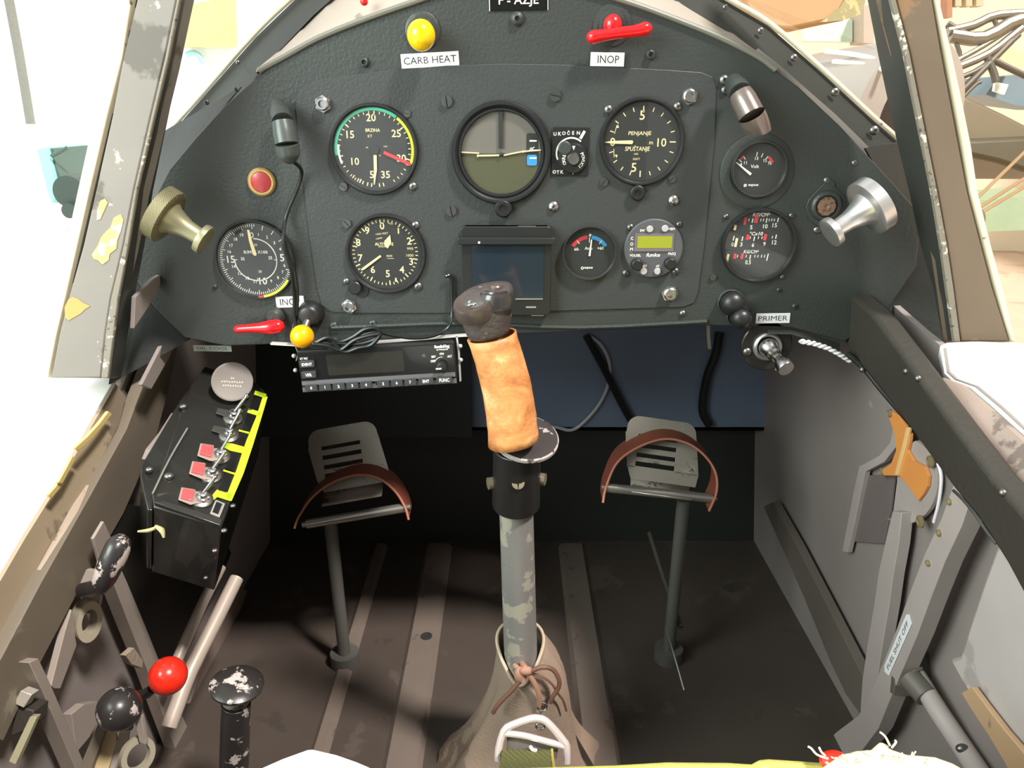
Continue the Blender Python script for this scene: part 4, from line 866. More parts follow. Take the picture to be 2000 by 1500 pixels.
# ------------------------------------------------------------------ switch box
A3, B3, C3 = Vector((-.320, .59, .41)), Vector((-.2585, .59, .389)), Vector((-.2585, .76, .452))
BN = (B3 - A3).cross(C3 - B3).normalized(); BN = BN if BN.z > 0 else -BN
def BX(x, y, h=0.0): return PLP(x, y, A3, BN) + BN * h
t = thing('switch_box', 'glossy black switch box with a row of toggle switches on the left wall', 'switch box', BX(380, 900))
BOXM = mat('glossy_box_black', (36, 35, 33), .22, coat=.4, wear=((90, 88, 84), 90, .77, 0))
build(MB().prism([BX(x, y) for x, y in [(297,966),(300,990),(432,1031),(444,1000),(522,770),(505,748),(400,715),(372,752)]], -BN * .10), 'housing', BOXM, t, bev=.0012)
build(MB().prism([BX(x, y, -.004) for x, y in [(276,902),(274,925),(288,990),(298,992),(300,966),(352,860),(372,752),(352,776)]], -BN * .09), 'sloping_side', BOXM, t, bev=.001)
build(MB().prism([BX(x, y, .0006) for x, y in [(300,985),(322,983),(434,1018),(430,1031)]], BN * .003), 'front_lip', mat('lip_black', (60, 58, 55), .2, .3), t, bev=.0005)
b = MB(); b.tube([BX(298,966,.001), BX(330,900,.001), BX(366,838,.001)], .0009, 6); build(b, 'seam', mat('seam_grey', (120, 120, 112), .4), t)
for x, y, r in ((330,931,.0045),(292,918,.0035),(358,795,.004),(438,1036,.0028),(420,1075,.0026),(455,989,.0026),(402,1128,.0022),(492,757,.002)):
    p = BX(x, y, .001) if y < 1000 else W(x, y, .665 + (.04 if y > 1100 else 0)); b = MB(); b.ball(p, r, sc=(1, 1, .7)); build(b, 'rivet', DSTEEL, t)
sw = [(455,818,479,797,None),(447,852,466,826,None),(430,893,448,872,(403,887)),(413,930,437,907,(387,922)),(395,977,418,957,(366,973))]
TAGM = mat('red_tag', (225, 75, 78), .4, coat=.3); CLR = mat('switch_guard_plastic', (150, 130, 120), .3, coat=.3)
for i, (x, y, tx, ty, tg) in enumerate(sw):
    nm = ['topmost toggle switch, half hidden under the metal key disc', 'second toggle switch from the key disc, without red tag', 'toggle switch with red tag, uppermost of the three tagged', 'toggle switch with red tag, middle of the three tagged', 'toggle switch with red tag, nearest the box front edge'][i]
    st = thing('toggle_switch', nm, 'switch', BX(x, y), 'toggle switches on the black box')
    F = frame(BX(x, y), BN, s=1)
    b = MB(); b.lathe([(.0095, 0), (.0095, .002), (.008, .003), (.0055, .0035)], 20, F, True); build(b, 'washer', DSTEEL, st)
    b = MB(); b.lathe([(.0062, .003), (.0062, .006), (.004, .0065)], 6, F, True); b.lathe([(.004, .006), (.004, .0105), (.0032, .011), (0, .011)], 18, F, True); build(b, 'bushing', STEEL, st)
    p0 = BX(x, y, .0095); q = BX(tx, ty, .018); p1 = q
    b = MB(); b.cyl(p0, p1, .0013, .0019, 14); b.ball(p1, .0024); build(b, 'lever', STEEL, st)
    if tg:
        gx, gy = tg
        g = build(MB().prism([BX(x + 12, y + 8, .003), BX(x + 8, y - 14, .003), BX(x - 12, y - 12, .003), BX(gx + 14, gy - 12, .003), BX(gx - 12, gy - 16, .003), BX(gx - 18, gy + 8, .003), BX(gx + 6, gy + 18, .003), BX(x - 14, y + 12, .003)], BN * .0012), 'guard', CLR, st, bev=.0004)
        build(MB().prism([BX(gx - 9, gy - 12, .0044), BX(gx + 13, gy - 8, .0044), BX(gx + 9, gy + 13, .0044), BX(gx - 14, gy + 7, .0044)], BN * .0016), 'red_tag', TAGM, g, bev=.0004)
    elif i < 2:
        build(MB().prism([BX(x + 4, y + 8, .003), BX(x, y - 10, .003), BX(x - 30, y - 16, .003), BX(x - 34, y - 6, .003)], BN * .0012), 'guard', mat('dark_guard', (60, 58, 54), .3), st, bev=.0004)
# ignition key disc
c = BX(451, 770, .018); tk = thing('ignition_key_disc', 'round grey metal disc with worn engraving above the toggle switches', 'key', BX(451, 770))
F = frame(c, (CAM - c).normalized() * .9 + UP * .15); rr = 38.5 * (c - CAM).dot(FW) / FL
b = MB(); b.lathe([(0, 0), (rr, 0), (rr * 1.0, .0012), (rr * .93, .0016), (rr * .9, .0014), (0, .0014)], 48, F, True); build(b, 'disc', mat('brushed_disc', (118, 110, 104), .55, .1), tk)
b = MB(F)
for y, n_, w in ((.0035, 2, .004), (-.0005, 9, .022), (-.0045, 8, .019)):
    for i in range(n_): b.box((-w / 2 + w * (i + .5) / n_, y + .0002 * (i % 3 - 1), .0016), (w / n_ * .6, .0016, .0003), (i * 37) % 25 - 12)
build(b, 'engraving', mat('engraving_pale', (178, 172, 164), .4, .4), tk, False, recalc=False)
build(MB().cyl(BX(451, 770, 0), BX(451, 770, 0).lerp(c, .7), .004), 'stalk', DSTEEL, tk)
# lime marking strip with black label plates
tm = thing('switch_marking', 'lime yellow painted marking strip linking black switch labels', 'marking', BX(470, 880))
def bxr(pts, w, h, th, m, name, par):
    A = []; B = []
    for i, p in enumerate(pts):
        a = Vector(pts[max(0, i - 1)]); c_ = Vector(pts[min(len(pts) - 1, i + 1)]); d = (c_ - a).normalized(); ww = w[i] if isinstance(w, list) else w; q = Vector((-d.y, d.x)) * ww / 2
        A.append(BX(p[0] + q.x, p[1] + q.y, h)); B.append(BX(p[0] - q.x, p[1] - q.y, h))
    return build(MB().band(A, B, BN * th), name, m, par, False)
for pts, w in (([(518,776),(505,818),(487,868),(468,925),(446,978)], [9,10,15,15,13]), ([(519,776),(497,769)], 8), ([(510,812),(484,804)], 8), ([(486,848),(466,843)], 3), ([(486,884),(452,876),(440,872)], [12,14,10]), ([(462,929),(436,921)], 3), ([(452,974),(424,966),(414,976)], [14,14,8])):
    bxr(pts, w, .0012, .0008, LIME, 'lime_stripe', tm)
for x, y, w, h in ((499,790,17,26),(486,828,17,34),(474,864,13,32),(453,903,16,36),(440,945,16,38)):
    d = Vector((-.32, .95)).normalized(); bxr([(x - d.x * h / 2, y - d.y * h / 2), (x + d.x * h / 2, y + d.y * h / 2)], w, .001, .001, GLOSSB, 'label_plate', tm)
lp = bxr([(430,983),(419,1010)], 20, .001, .0014, mat('label_frame_grey', (150, 145, 140), .4), 'label_frame', tm); bxr([(428,986),(420,1006)], 12, .0026, .0006, GLOSSB, 'label_plate', tm)
wpoly([(205,1012),(242,984),(292,990),(360,1012),(432,1034),(452,1080),(428,1140),(380,1230),(336,1310),(312,1300),(280,1215),(250,1140),(222,1062)], -1, .012, mat('shade_black', (34, 33, 30), .45), 'wall_shade_sheet', 'flat black sheet imitating shade on left wall below the switch box', 'cover', off=.004)  # black sheet painting in the shade on the wall below the box
# OIL COOLER label and dry grass-like scrap
M = PM(418, 678, -1, 8, D + .012); sticker(418, 678, 74, 12, -1, 'OIL COOL', 62, 6, 'narrow grey-green label reading OIL COOL under the left panel edge', pap=mat('grey_paper', (165, 170, 160), .6), M=M)
b = MB(); b.tube([W(270,1038,.665),W(290,1036,.66),W(304,1031,.658)], [.001,.0018,.0014], 8); b.tube([W(304,1028,.658),W(316,1036,.655),W(320,1050,.655)], [.0015,.0025,.001], 8)
tag(build(b, 'torn_tape', mat('torn_tape', (175, 165, 120), .6)), 'torn scrap of tan tape on the front of the switch box', 'tape')

# ================================================================== RIGHT SIDE
t = thing('side_rail', 'thick black padded rail sloping down along the right wall', 'rail', WP(1900, 900, 1))
ra = [(1640,592),(1662,575),(1700,608),(1752,678),(1812,762),(1872,845),(1935,930),(2000,1005),(2090,1110)]; rb = [(1645,662),(1660,690),(1700,738),(1742,792),(1800,870),(1862,955),(1915,1020),(1965,1100),(2040,1240)]
build(MB().band(wl(ra, 1, .045), wl(rb, 1, .045), -NR * .02), 'rail_body', RAILB, t, bev=.004)
bd = [(1640,640),(1655,660)]; eb = [(1862,958),(1880,975),(1905,1005),(1925,1035),(1945,1062)]
build(MB().tube(wl(eb, 1, .046), .0012, 8), 'beaded_edge', DSTEEL, t)
for x, y in ((1958,962),(1684,722),(1793,739),(1770,725)): build(MB().ball(WP(x, y, 1, .045), .003), 'rivet', DSTEEL, t)
GRL = mat('grey_right_frame_paint', (176, 164, 160), .5, wear=((150, 140, 136), 14, .66, 0))
wribbon([(1748,838),(1744,868),(1722,896),(1684,916),(1674,960),(1662,1020),(1650,1078)], 1, [10,14,16,16,14,13,11], .006, GRL, 'wall_stiffener', 'pale bent stiffener curving round to the left of the orange patch', 'stiffener', .004)
wpoly([(1688,928),(1746,930),(1738,1000),(1726,1062),(1662,1058),(1676,985)], 1, .003, mat('recess_brown', (116, 104, 102), .6), 'access_panel', 'brownish recessed panel left of the round pale plate', 'panel', .002)
cp = [(1752,880)] + [(1765 + 66 * math.cos(R(a)), 940 + 84 * math.sin(R(a))) for a in range(-70, 121, 10)] + [(1742, 1018), (1752, 940)]
wpoly(cp, 1, .004, GRL, 'round_plate', 'pale round-edged plate behind the orange patch on the right wall', 'plate', .006)
wpoly([(1733,806),(1742,803),(1756,812),(1768,832),(1778,848),(1777,860),(1772,880),(1784,900),(1806,912),(1813,930),(1811,950),(1803,965),(1793,978),(1778,955),(1757,930),(1722,928),(1716,922),(1740,905),(1750,880),(1748,850),(1738,822)], 1, .003, mat('orange_primer', (228, 150, 80), .5, var=.1), 'orange_patch', 'bright orange primer patch on the right cockpit wall', 'patch', .0105, bev=.0003)
wribbon([(1773,835),(1765,870),(1757,900),(1750,928)], 1, 7, .003, mat('pale_orange', (238, 196, 132), .5), 'fold_line', 'pale yellowish fold running down the orange patch', 'trim', .0125)
wribbon([(1752,1000),(1742,1060),(1730,1120),(1722,1180),(1710,1250),(1698,1330),(1690,1390)], 1, [18,26,29,29,29,28,20], .012, GRL, 'wall_frame', 'narrow pale upright frame below the round plate', 'frame', .008)
fs = wribbon([(1882,950),(1858,1020),(1826,1088),(1798,1160),(1772,1232),(1744,1300),(1722,1352),(1696,1410),(1655,1452),(1630,1480)], 1, [40,42,42,42,42,40,40,46,62,66], .016, GRL, 'wall_frame', 'wide pale frame bearing the FUEL SHUT OFF sticker', 'frame', .02)
c = WP(1753, 1262, 1, .0365); ax = (WP(1773, 1216, 1, .0365) - WP(1733, 1308, 1, .0365)).normalized(); F = frame(c, NR, ax, s=(c - CAM).dot(FW) / FL); k = (WP(1773, 1216, 1, .0365) - WP(1733, 1308, 1, .0365)).length / ((c - CAM).dot(FW) / FL)
b = MB(F); kk = k * 1.08; b.mat(0).prism([(-kk * .56, 4), (-kk * .5, -11), (kk * .52, -11), (kk * .56, 4), (kk * .5, 11), (-kk * .5, 11)], (0, 0, .6)); b.mat(1).text('FUEL SHUT OFF', 0, 0, 9, .9, w=kk * .9)
tag(build(b, 'label_sticker', [PAPER, INK], None, False, recalc=False), 'slanting white sticker reading FUEL SHUT OFF on the right frame', 'label')
cable('white_cable', [WP(x, y, 1, .03) for x, y in [(1832,905),(1838,925),(1838,950),(1833,985),(1824,1020)]], .0015, mat('white_cable', (235, 228, 235), .5), 'short white cable against the right wall beside the orange patch')
wribbon([(1500,985),(1545,1075),(1590,1170),(1640,1280),(1672,1345),(1702,1400)], 1, [20,28,34,44,46,30], .012, mat('low_longeron_paint', (104, 95, 88), .5), 'floor_longeron', 'brownish-grey longeron running down to the base of the right frames', 'longeron', .006)
# tube with bracket
t = thing('fuel_valve_tube', 'pale grey round tube reaching down from a square bracket, lower right', 'tube', W(1830, 1400, .78))
build(MB().tube([W(1790,1318,.745),W(1830,1385,.715),W(1872,1448,.69),W(1925,1530,.65)], [.0085,.0092,.0092,.0098], 20), 'tube', GRL, t)
build(MB().prism([W(1752,1285,.76),W(1770,1272,.76),W(1836,1275,.76),W(1838,1352,.76),W(1800,1362,.76),W(1745,1358,.76)], FW * .008), 'bracket_plate', mat('valve_bracket_paint', (92, 88, 80), .5), t, bev=.001)
b = MB(); p0 = W(1780,1325,.745); b.cyl(p0, p0 + (W(1830,1385,.715) - p0).normalized() * .022, .0125, .011); b.tube([W(1765,1328,.742),W(1785,1312,.738),W(1800,1305,.74)], .0018, 8); build(b, 'clamp', mat('clamp_grey', (110, 105, 98), .4, .2), t)
build(MB().ball(W(1880,1462,.676), .0042, sc=(1.4, 1, 1)), 'rivet', DSTEEL, t)
t = thing('side_fairing', 'light grey rounded fairing at the right edge with tan lower border', 'fairing', WP(1990, 1250, 1))
build(MB().prism(wl([(1945,1068),(1962,1062),(1985,1090),(2080,1180),(2100,1560),(2000,1560),(1960,1470),(1920,1400),(1878,1335),(1852,1286),(1874,1280),(1892,1220),(1915,1150)], 1, .028), -NR * .02), 'fairing_sheet', mat('light_fairing_paint', (190, 180, 177), .5, wear=((172, 163, 160), 8, .6, 0)), t, bev=.004)
build(MB().band(wl([(1888,1352),(1915,1395),(1945,1440),(1975,1490),(1990,1520)], 1, .03), wl([(1910,1340),(1940,1380),(1975,1425),(2010,1465),(2040,1510)], 1, .03), NR * .005), 'tan_border', mat('tan_border_paint', (190, 156, 122), .5, wear=((150, 130, 110), 30, .6, 0)), t, bev=.001)
RIVM = mat('stained_rivet', (150, 134, 100), .4, .3)
t = thing('wall_fasteners', 'scatter of round screws with stained rims on the right wall frames', 'fastener', WP(1850, 1050, 1)) if False else None
for i, (x, y, r, o, lb) in enumerate([(1738,807,.0042,.014,'stained screw at the top tip of the orange patch'), (1721,922,.0042,.014,'stained screw at the left corner of the orange patch'), (1817,902,.0058,.014,'stained round screw right of the orange patch, by the black rail'), (1797,1019,.0062,.014,'stained round screw below the round plate'),
        (1853,980,.0028,.037,'topmost small screw on the wide frame'), (1833,1041,.003,.037,'second small screw down the wide frame'), (1812,1100,.0028,.037,'third small screw down the wide frame'), (1877,1010,.0036,.003,'small stained screw right of the wide frame, just under the rail'), (1873,1058,.0034,.003,'small pale screw right of the wide frame, second below the rail'), (1857,1086,.0032,.003,'small dark screw right of the wide frame, third below the rail'), (1857,1112,.0034,.003,'small pale screw right of the wide frame, fourth below the rail'), (1835,1170,.0034,.003,'small brown-stained screw right of the FUEL SHUT OFF sticker')]):
    F = frame(WP(x, y, 1, o), NR); b = MB(); b.lathe([(r, -.001), (r, .0008), (r * .6, .0016), (r * .55, .0008), (0, .0008)], 20, F, True)
    tag(build(b, 'wall_screw', RIVM), lb, 'screw', 'screws on the right wall')
# inner leather lined sill flange on the right
t = thing('sill_lining', 'scuffed pinkish-grey lining below the right white sill', 'lining', WP(1900, 800, 1))
LN = mat('scuffed_lining', (162, 144, 134), .5, wear=[((196, 178, 150), 20, .64, 0), ((120, 106, 100), 16, .6, 0)])
build(MB().band(wl([(1846,738),(1885,752),(1930,790),(1980,835),(2060,905)], 1, .004), wl([(1834,770),(1862,800),(1900,845),(1950,905),(2040,1020)], 1, .022), NR * .004), 'lining_sheet', LN, t)
build(MB().tube(wl([(1826,764),(1832,775),(1862,806),(1900,850),(1950,912),(2040,1026)], 1, .026), .0022, 8), 'piping', mat('piping_pale', (185, 165, 150), .5), t)
# twisted white wire
b = MB(); pts = [P(x, y, o) for x, y, o in [(1562,666,.012),(1590,671,.014),(1618,680,.016),(1640,692,.018),(1662,706,.016)]]
def resamp(pts, n):
    out = []; L_ = [0]
    for a, c_ in zip(pts, pts[1:]): L_.append(L_[-1] + (c_ - a).length)
    for i in range(n):
        s_ = L_[-1] * i / (n - 1); k_ = max(j for j in range(len(pts)) if L_[j] <= s_ + 1e-9); k_ = min(k_, len(pts) - 2); f_ = (s_ - L_[k_]) / (L_[k_ + 1] - L_[k_]); out.append(pts[k_].lerp(pts[k_ + 1], f_))
    return out
rp_ = resamp(pts, 60)
for ph in (0, math.pi):
    b.tube([p + Vector((0, -math.cos(i * .55 + ph) * .0014, math.sin(i * .55 + ph) * .0014)) for i, p in enumerate(rp_)], .0015, 8, 1)
tag(build(b, 'twisted_wire', mat('wire_white', (222, 218, 222), .45)), 'twisted white wire pair right of the primer pump', 'wire')
cable('black_hose', [P(x, y, o) for x, y, o in [(1655,690,.02),(1690,722,.03),(1725,765,.045),(1790,840,.07)]], .003, CABLE, 'black hose continuing from the twisted white wire along the rail', 'hose')
b = MB(); b.band([P(1500,644,.002),P(1545,645,.002),P(1600,658,.002),P(1640,672,.002)], [P(1500,652,.01),P(1545,653,.01),P(1600,668,.01),P(1640,688,.01)], (0, .002, 0)); tag(build(b, 'panel_bracket', PANEL), 'black stay plate along the lower right panel edge', 'bracket')

# ================================================================== CONTROL STICK
t = thing('control_stick', 'control stick with worn black grip head, tan leather wrap and long grey tube', 'control stick', W(1018, 1300, .80))
def loft(rings, axis_x=Vector((1, 0, 0)), n=40, cap=True, fn=None):
    vs = []; fs = []
    for k_, (c_, rx, ry, zd) in enumerate(rings):
        zd = zd.normalized(); x_ = (axis_x - zd * axis_x.dot(zd)).normalized(); y_ = zd.cross(x_)
        for i in range(n):
            a = 2 * math.pi * i / n; m_ = fn(k_, a) if fn else 1; vs.append(c_ + (x_ * math.cos(a) * rx + y_ * math.sin(a) * ry) * m_)
    K = len(rings)
    for k_ in range(K - 1):
        for i in range(n): j = (i + 1) % n; fs.append((k_ * n + i, k_ * n + j, (k_ + 1) * n + j, (k_ + 1) * n + i))
    if cap: fs += [tuple(range(n))[::-1], tuple((K - 1) * n + i for i in range(n))]
    return vs, fs
g0, g1 = W(1003, 862, .655), W(960, 655, .622); gx = (g1 - g0).normalized()
pr = []
for i in range(15):
    f_ = i / 14; c_ = g0.lerp(g1, f_) + Vector((1, 0, 0)) * .0035 * math.sin(f_ * math.pi) ; pr.append((c_, .0203 - .0020 * f_, .0195 - .002 * f_, gx))
def lf(k_, a): return 1 + .03 * noise.noise(Vector((math.cos(a) * 2.2, math.sin(a) * 2.2, k_ * .8))) + (.03 if k_ in (0, 14) else 0)
vs, fs = loft(pr, n=56, fn=lf, cap=False); lw = build(MB().add(vs, fs), 'leather_wrap', LEATHER, t); sd = lw.modifiers.new('s', 'SOLIDIFY'); sd.thickness = .0016; sd.offset = 1
b = MB(); s0 = [g0.lerp(g1, f_) + Vector((-.0198 + .002 * f_, -.004, 0)) + Vector((.0006 * (-1) ** i, 0, 0)) + Vector((1, 0, 0)) * .0035 * math.sin(f_ * math.pi) for i, f_ in enumerate([j / 24 for j in range(25)])]
b.tube(s0, .0008, 6, 2); build(b, 'side_stitching', mat('stitch_tan', (226, 170, 110), .6), lw)
# grip head
hd = [(957,660,.622,41,.017),(955,645,.621,44,.019),(952,628,.619,48,.021),(950,612,.617,52,.022),(948,598,.615,56,.022),(947,586,.613,58,.021),(948,574,.612,57,.019),(950,564,.612,50,.015),(953,557,.612,38,.010),(955,553,.612,18,.005)]
rings = [(W(x, y, d), w * d / FL, ry, gx) for x, y, d, w, ry in hd]
def hf(k_, a): return 1 + .05 * noise.noise(Vector((math.cos(a) * 1.5, math.sin(a) * 1.5, k_ * .5))) + .02 * noise.noise(Vector((math.cos(a) * 5, math.sin(a) * 5, k_ * 1.2)))
vs, fs = loft(rings, n=48, fn=hf); head = build(MB().add(vs, fs), 'grip_head', mat('grip_head_black', (74, 67, 65), .42, bump=.5, bscale=240, wear=((150, 140, 136), 90, .64, 0)), t, sub=1)
# scooped thumb rest on the left and button turret on the right
c_ = W(923, 592, .598); nz = (-FW * .75 + UP * .75 + Vector((-.25, 0, 0))); F = frame(c_, nz)
b = MB(); b.lathe([(0, -.001), (.0085, -.0005), (.0125, .0018), (.0150, .0022), (.0165, -.001), (.0165, -.010)], 40, F @ Matrix.Diagonal((1, .92, 1, 1)), True); build(b, 'thumb_dish', mat('grip_brown_black', (72, 62, 58), .42, wear=((120, 104, 96), 40, .62, 0), coat=.3), head)
b = MB()
for i in range(4):
    a = R(45 + 90 * i); b.ball((math.cos(a) * .0026, math.sin(a) * .0026, .0008), .0022, sc=(1, 1, .5))
for v in range(len(b.v)): b.v[v] = F @ b.v[v]
build(b, 'dish_screw', STEEL, head)
c_ = W(969, 570, .604); F = frame(c_, -FW * .35 + UP * .95)
b = MB(); b.lathe([(.0150, -.012), (.0155, -.004), (.0135, 0), (.0125, .0005), (.0118, -.0004), (.0098, .0002), (.0092, .0016), (.0075, .0018), (.007, .0005), (0, .0005)], 40, F, True); build(b, 'button_turret', mat('turret_black', (50, 46, 46), .25, coat=.3), head)
b = MB(); b.lathe([(.0048, 0), (.005, .0045), (.0042, .0056), (.003, .0052), (0, .0052)], 28, F, True); build(b, 'push_button', mat('button_metal', (120, 105, 98), .3, .5), head)
# flange, collar, tube
c_ = W(1027, 860, .672); sx_ = (W(1012, 878, .672) - W(1008, 985, .705)).normalized()
b = MB(); b.lathe([(0, 0), (.0275, 0), (.0285, .0012), (.0285, .003), (.0275, .0042), (0, .0042)], 48, frame(c_, sx_ * .85 - FW * .16 + Vector((0.06, 0, 0))), True); fz = frame(c_, sx_ * .85 - FW * .16 + Vector((0.06, 0, 0))); fl_ = build(b, 'hand_rest_flange', mat('flange_worn', (66, 60, 60), .35, wear=((190, 180, 178), 60, .63, 0)), t)
b = MB(); b.lathe([(.0280, -.0002), (.0290, .0006), (.0291, .0036), (.0278, .0046), (.0276, .0040), (.0280, -.0002)], 56, fz, True); build(b, 'worn_rim', mat('chipped_rim', (176, 166, 164), .45, wear=((60, 55, 55), 120, .56, 0)), fl_)
c0, c1 = W(1008, 985, .705), W(1010, 872, .672)
b = MB(); b.cyl(c0, c1, .0222, .0212, 40); cl = build(b, 'collar', mat('collar_black', (34, 32, 31), .35), t, bev=.001)
for x, y, d, nx in ((1012, 943, .668, 0), (957, 944, .69, -1), (1061, 936, .69, 1)):
    c_ = W(x, y, d); F = frame(c_, Vector((nx, -1 if nx == 0 else -.3, .35 if nx == 0 else 0)));
    b = MB(F)
    for sg in (1, -1): b.prism([(sg * .0006, -.0055)] + [(sg * .0056 * math.sin(R(a)), -.0056 * math.cos(R(a))) for a in range(12, 170, 20)] + [(sg * .0006, .0055)], (0, 0, .002))
    b.lathe([(.0056, -.003), (.0056, .0008)], 20); build(b, 'collar_screw', mat('collar_screw', (150, 138, 120), .35, .5), cl)
t0, t1 = W(1018, 1310, .805), c0
b = MB(); b.cyl(t0, t1, .0175, .0158, 40); build(b, 'stick_tube', mat('worn_grey_tube', (138, 134, 130), .42, .15, wear=[((172, 166, 150), 40, .555, 0), ((110, 106, 102), 20, .62, 0)], var=.15), t)

# canvas boot
t = thing('stick_boot', 'brown canvas boot laced around the base of the control stick', 'boot', Vector((.01, .69, 0)))
bp_ = [(1016,1262,.80,.0245,.026),(1026,1280,.805,.030,.030),(1036,1305,.815,.0365,.034),(1038,1340,.83,.041,.038),(1030,1380,.85,.049,.045),(1022,1420,.875,.060,.054),(1012,1455,.895,.075,.066),(1010,1480,.91,.088,.078),(1010,1494,.915,.098,.088)]
rings = [(W(x, y, d), rx, ry, Vector((0, 0, 1))) for x, y, d, rx, ry in bp_]
def bf(k_, a): return 1 + .06 * k_ ** .7 * (noise.noise(Vector((math.cos(a) * 2.6, math.sin(a) * 2.6, k_ * .35))) + .45 * noise.noise(Vector((math.cos(a) * 6, math.sin(a) * 6, k_ * .5 + 9))))
vs, fs = loft(rings, n=72, fn=bf, cap=False)
for i in range(72 * 3):
    a = 2 * math.pi * (i % 72) / 72; k_ = i // 72; f_ = (-math.sin(a)); vs[i] = vs[i] + Vector((0, 0, (-.030 * max(0, f_) ** 4 + .016 * max(0, -f_ * .6 + abs(math.cos(a)) * .5)) * (1, .75, .4)[k_]))
bo = build(MB().add(vs, fs), 'boot_cloth', CANVAS, t, ang=80, sub=1); sd = bo.modifiers.new('s', 'SOLIDIFY'); sd.thickness = .0015
top = [vs[i] for i in range(72)]
build(MB().tube([p + Vector((0, 0, .0008)) for p in top], .0018, 8, 1, True), 'rolled_hem', mat('hem_cream', (190, 172, 150), .8), t)
LACE = mat('brown_lace', (108, 74, 60), .6); LACEP = mat('pink_lace', (160, 118, 98), .7)
def lace(pts, r, m=LACE, flat=None): build(MB().tube([W(*p) for p in pts], r, 10), 'lace', m, t)
lace([(1034,1312,.765),(1058,1303,.76),(1080,1308,.765),(1092,1328,.77),(1090,1345,.775),(1080,1360,.78),(1075,1372,.785)], .0024)
lace([(1017,1328,.77),(1000,1348,.775),(984,1364,.78),(970,1380,.785),(963,1392,.79)], .0024)
lace([(1034,1318,.768),(1046,1338,.772),(1053,1360,.778),(1053,1378,.785)], .0027, LACEP)
lace([(1040,1316,.768),(1060,1322,.768),(1078,1336,.772),(1088,1352,.78),(1100,1368,.79),(1106,1388,.80)], .0013)
b = MB(); b.ball(W(1016, 1318, .77), .0065, sc=(1, .8, 1.5)); b.ball(W(1028, 1310, .765), .0055, sc=(1.3, .8, .9)); b.tube([W(1005,1300,.775),W(1012,1306,.77),W(1018,1318,.768),(W(1022,1332,.77))], .0028, 8); b.tube([W(1020,1296,.775),W(1026,1304,.765),W(1030,1312,.765)], .003, 8); build(b, 'lace_knot', LACEP, t)
b = MB(); b.tube([W(1059 + 8.5 * math.cos(R(a)), 1380 + 8.5 * math.sin(R(a)), .785) for a in range(0, 360, 30)], .0012, 8, 2, True); b.tube([W(1055 + 8 * math.cos(R(a)), 1418 + 6 * math.sin(R(a)), .78) for a in range(0, 360, 30)], .0012, 8, 2, True); build(b, 'grommet', STEEL, t)
b = MB(); b.ribbon([W(1110,1425,.87),W(1120,1440,.87),W(1155,1500,.88)], (1, 0, 0), .006, .003, (0, 0, 1)); build(b, 'seam_strip', RAILB, t)

# harness buckle and webbing
t = thing('harness_buckle', 'white metal triangular buckle on olive webbing in front of the stick boot', 'buckle', W(1040, 1450, .7))
def bar(pts, r, d=.70): b.tube([W(x, y, d) for x, y in pts], r, 10, 2)
BK = mat('buckle_metal', (222, 206, 202), .35, .35)
b = MB(); bar([(973,1485),(974,1462),(984,1428),(1000,1416),(1035,1404),(1052,1403),(1066,1408),(1084,1426),(1100,1446),(1107,1458),(1107,1490)], .0035); build(b, 'outer_frame', BK, t)
b = MB(); bar([(982,1432),(1005,1434),(1030,1438),(1060,1446),(1104,1458)], .0030); build(b, 'cross_bar', BK, t)
b = MB(); b.prism([W(990,1436,.704),W(1030,1444,.704),(W(1040,1438,.704)),W(1090,1462,.704),W(1088,1482,.704),W(990,1475,.704)], FW * .003); build(b, 'tongue', mat('tongue_grey', (112, 102, 98), .5, .3), t, bev=.0004)
b = MB(); b.tube([W(1036,1458,.698),W(1040,1464,.695),(W(1048,1466,.695))], .0018, 8); build(b, 'hook', BK, t)
WEB = mat('olive_webbing', (112, 112, 62), .8)
nt = WEB.node_tree; wv = nt.nodes.new('ShaderNodeTexWave'); wv.inputs['Scale'].default_value = 120; wv.bands_direction = 'DIAGONAL'; tcn = nt.nodes.new('ShaderNodeTexCoord'); bp = nt.nodes.new('ShaderNodeBump'); bp.inputs['Strength'].default_value = 1; bp.inputs['Distance'].default_value = .002
nt.links.new(tcn.outputs['Object'], wv.inputs['Vector']); nt.links.new(wv.outputs['Fac'], bp.inputs['Height']); nt.links.new(bp.outputs[0], nt.nodes['Principled BSDF'].inputs['Normal'])
b = MB(); b.band([W(980,1464,.70),W(978,1485,.67),W(972,1510,.60),W(965,1540,.5)], [W(1078,1464,.70),W(1080,1485,.67),W(1084,1510,.60),W(1090,1540,.5)], (0, .001, -.003)); build(b, 'webbing', WEB, t)
b = MB(); b.tube([W(1078,1464,.698),W(1080,1485,.668),W(1084,1510,.598)], .0012, 8); build(b, 'webbing_edge', mat('webbing_yellow', (190, 170, 80), .8), t)

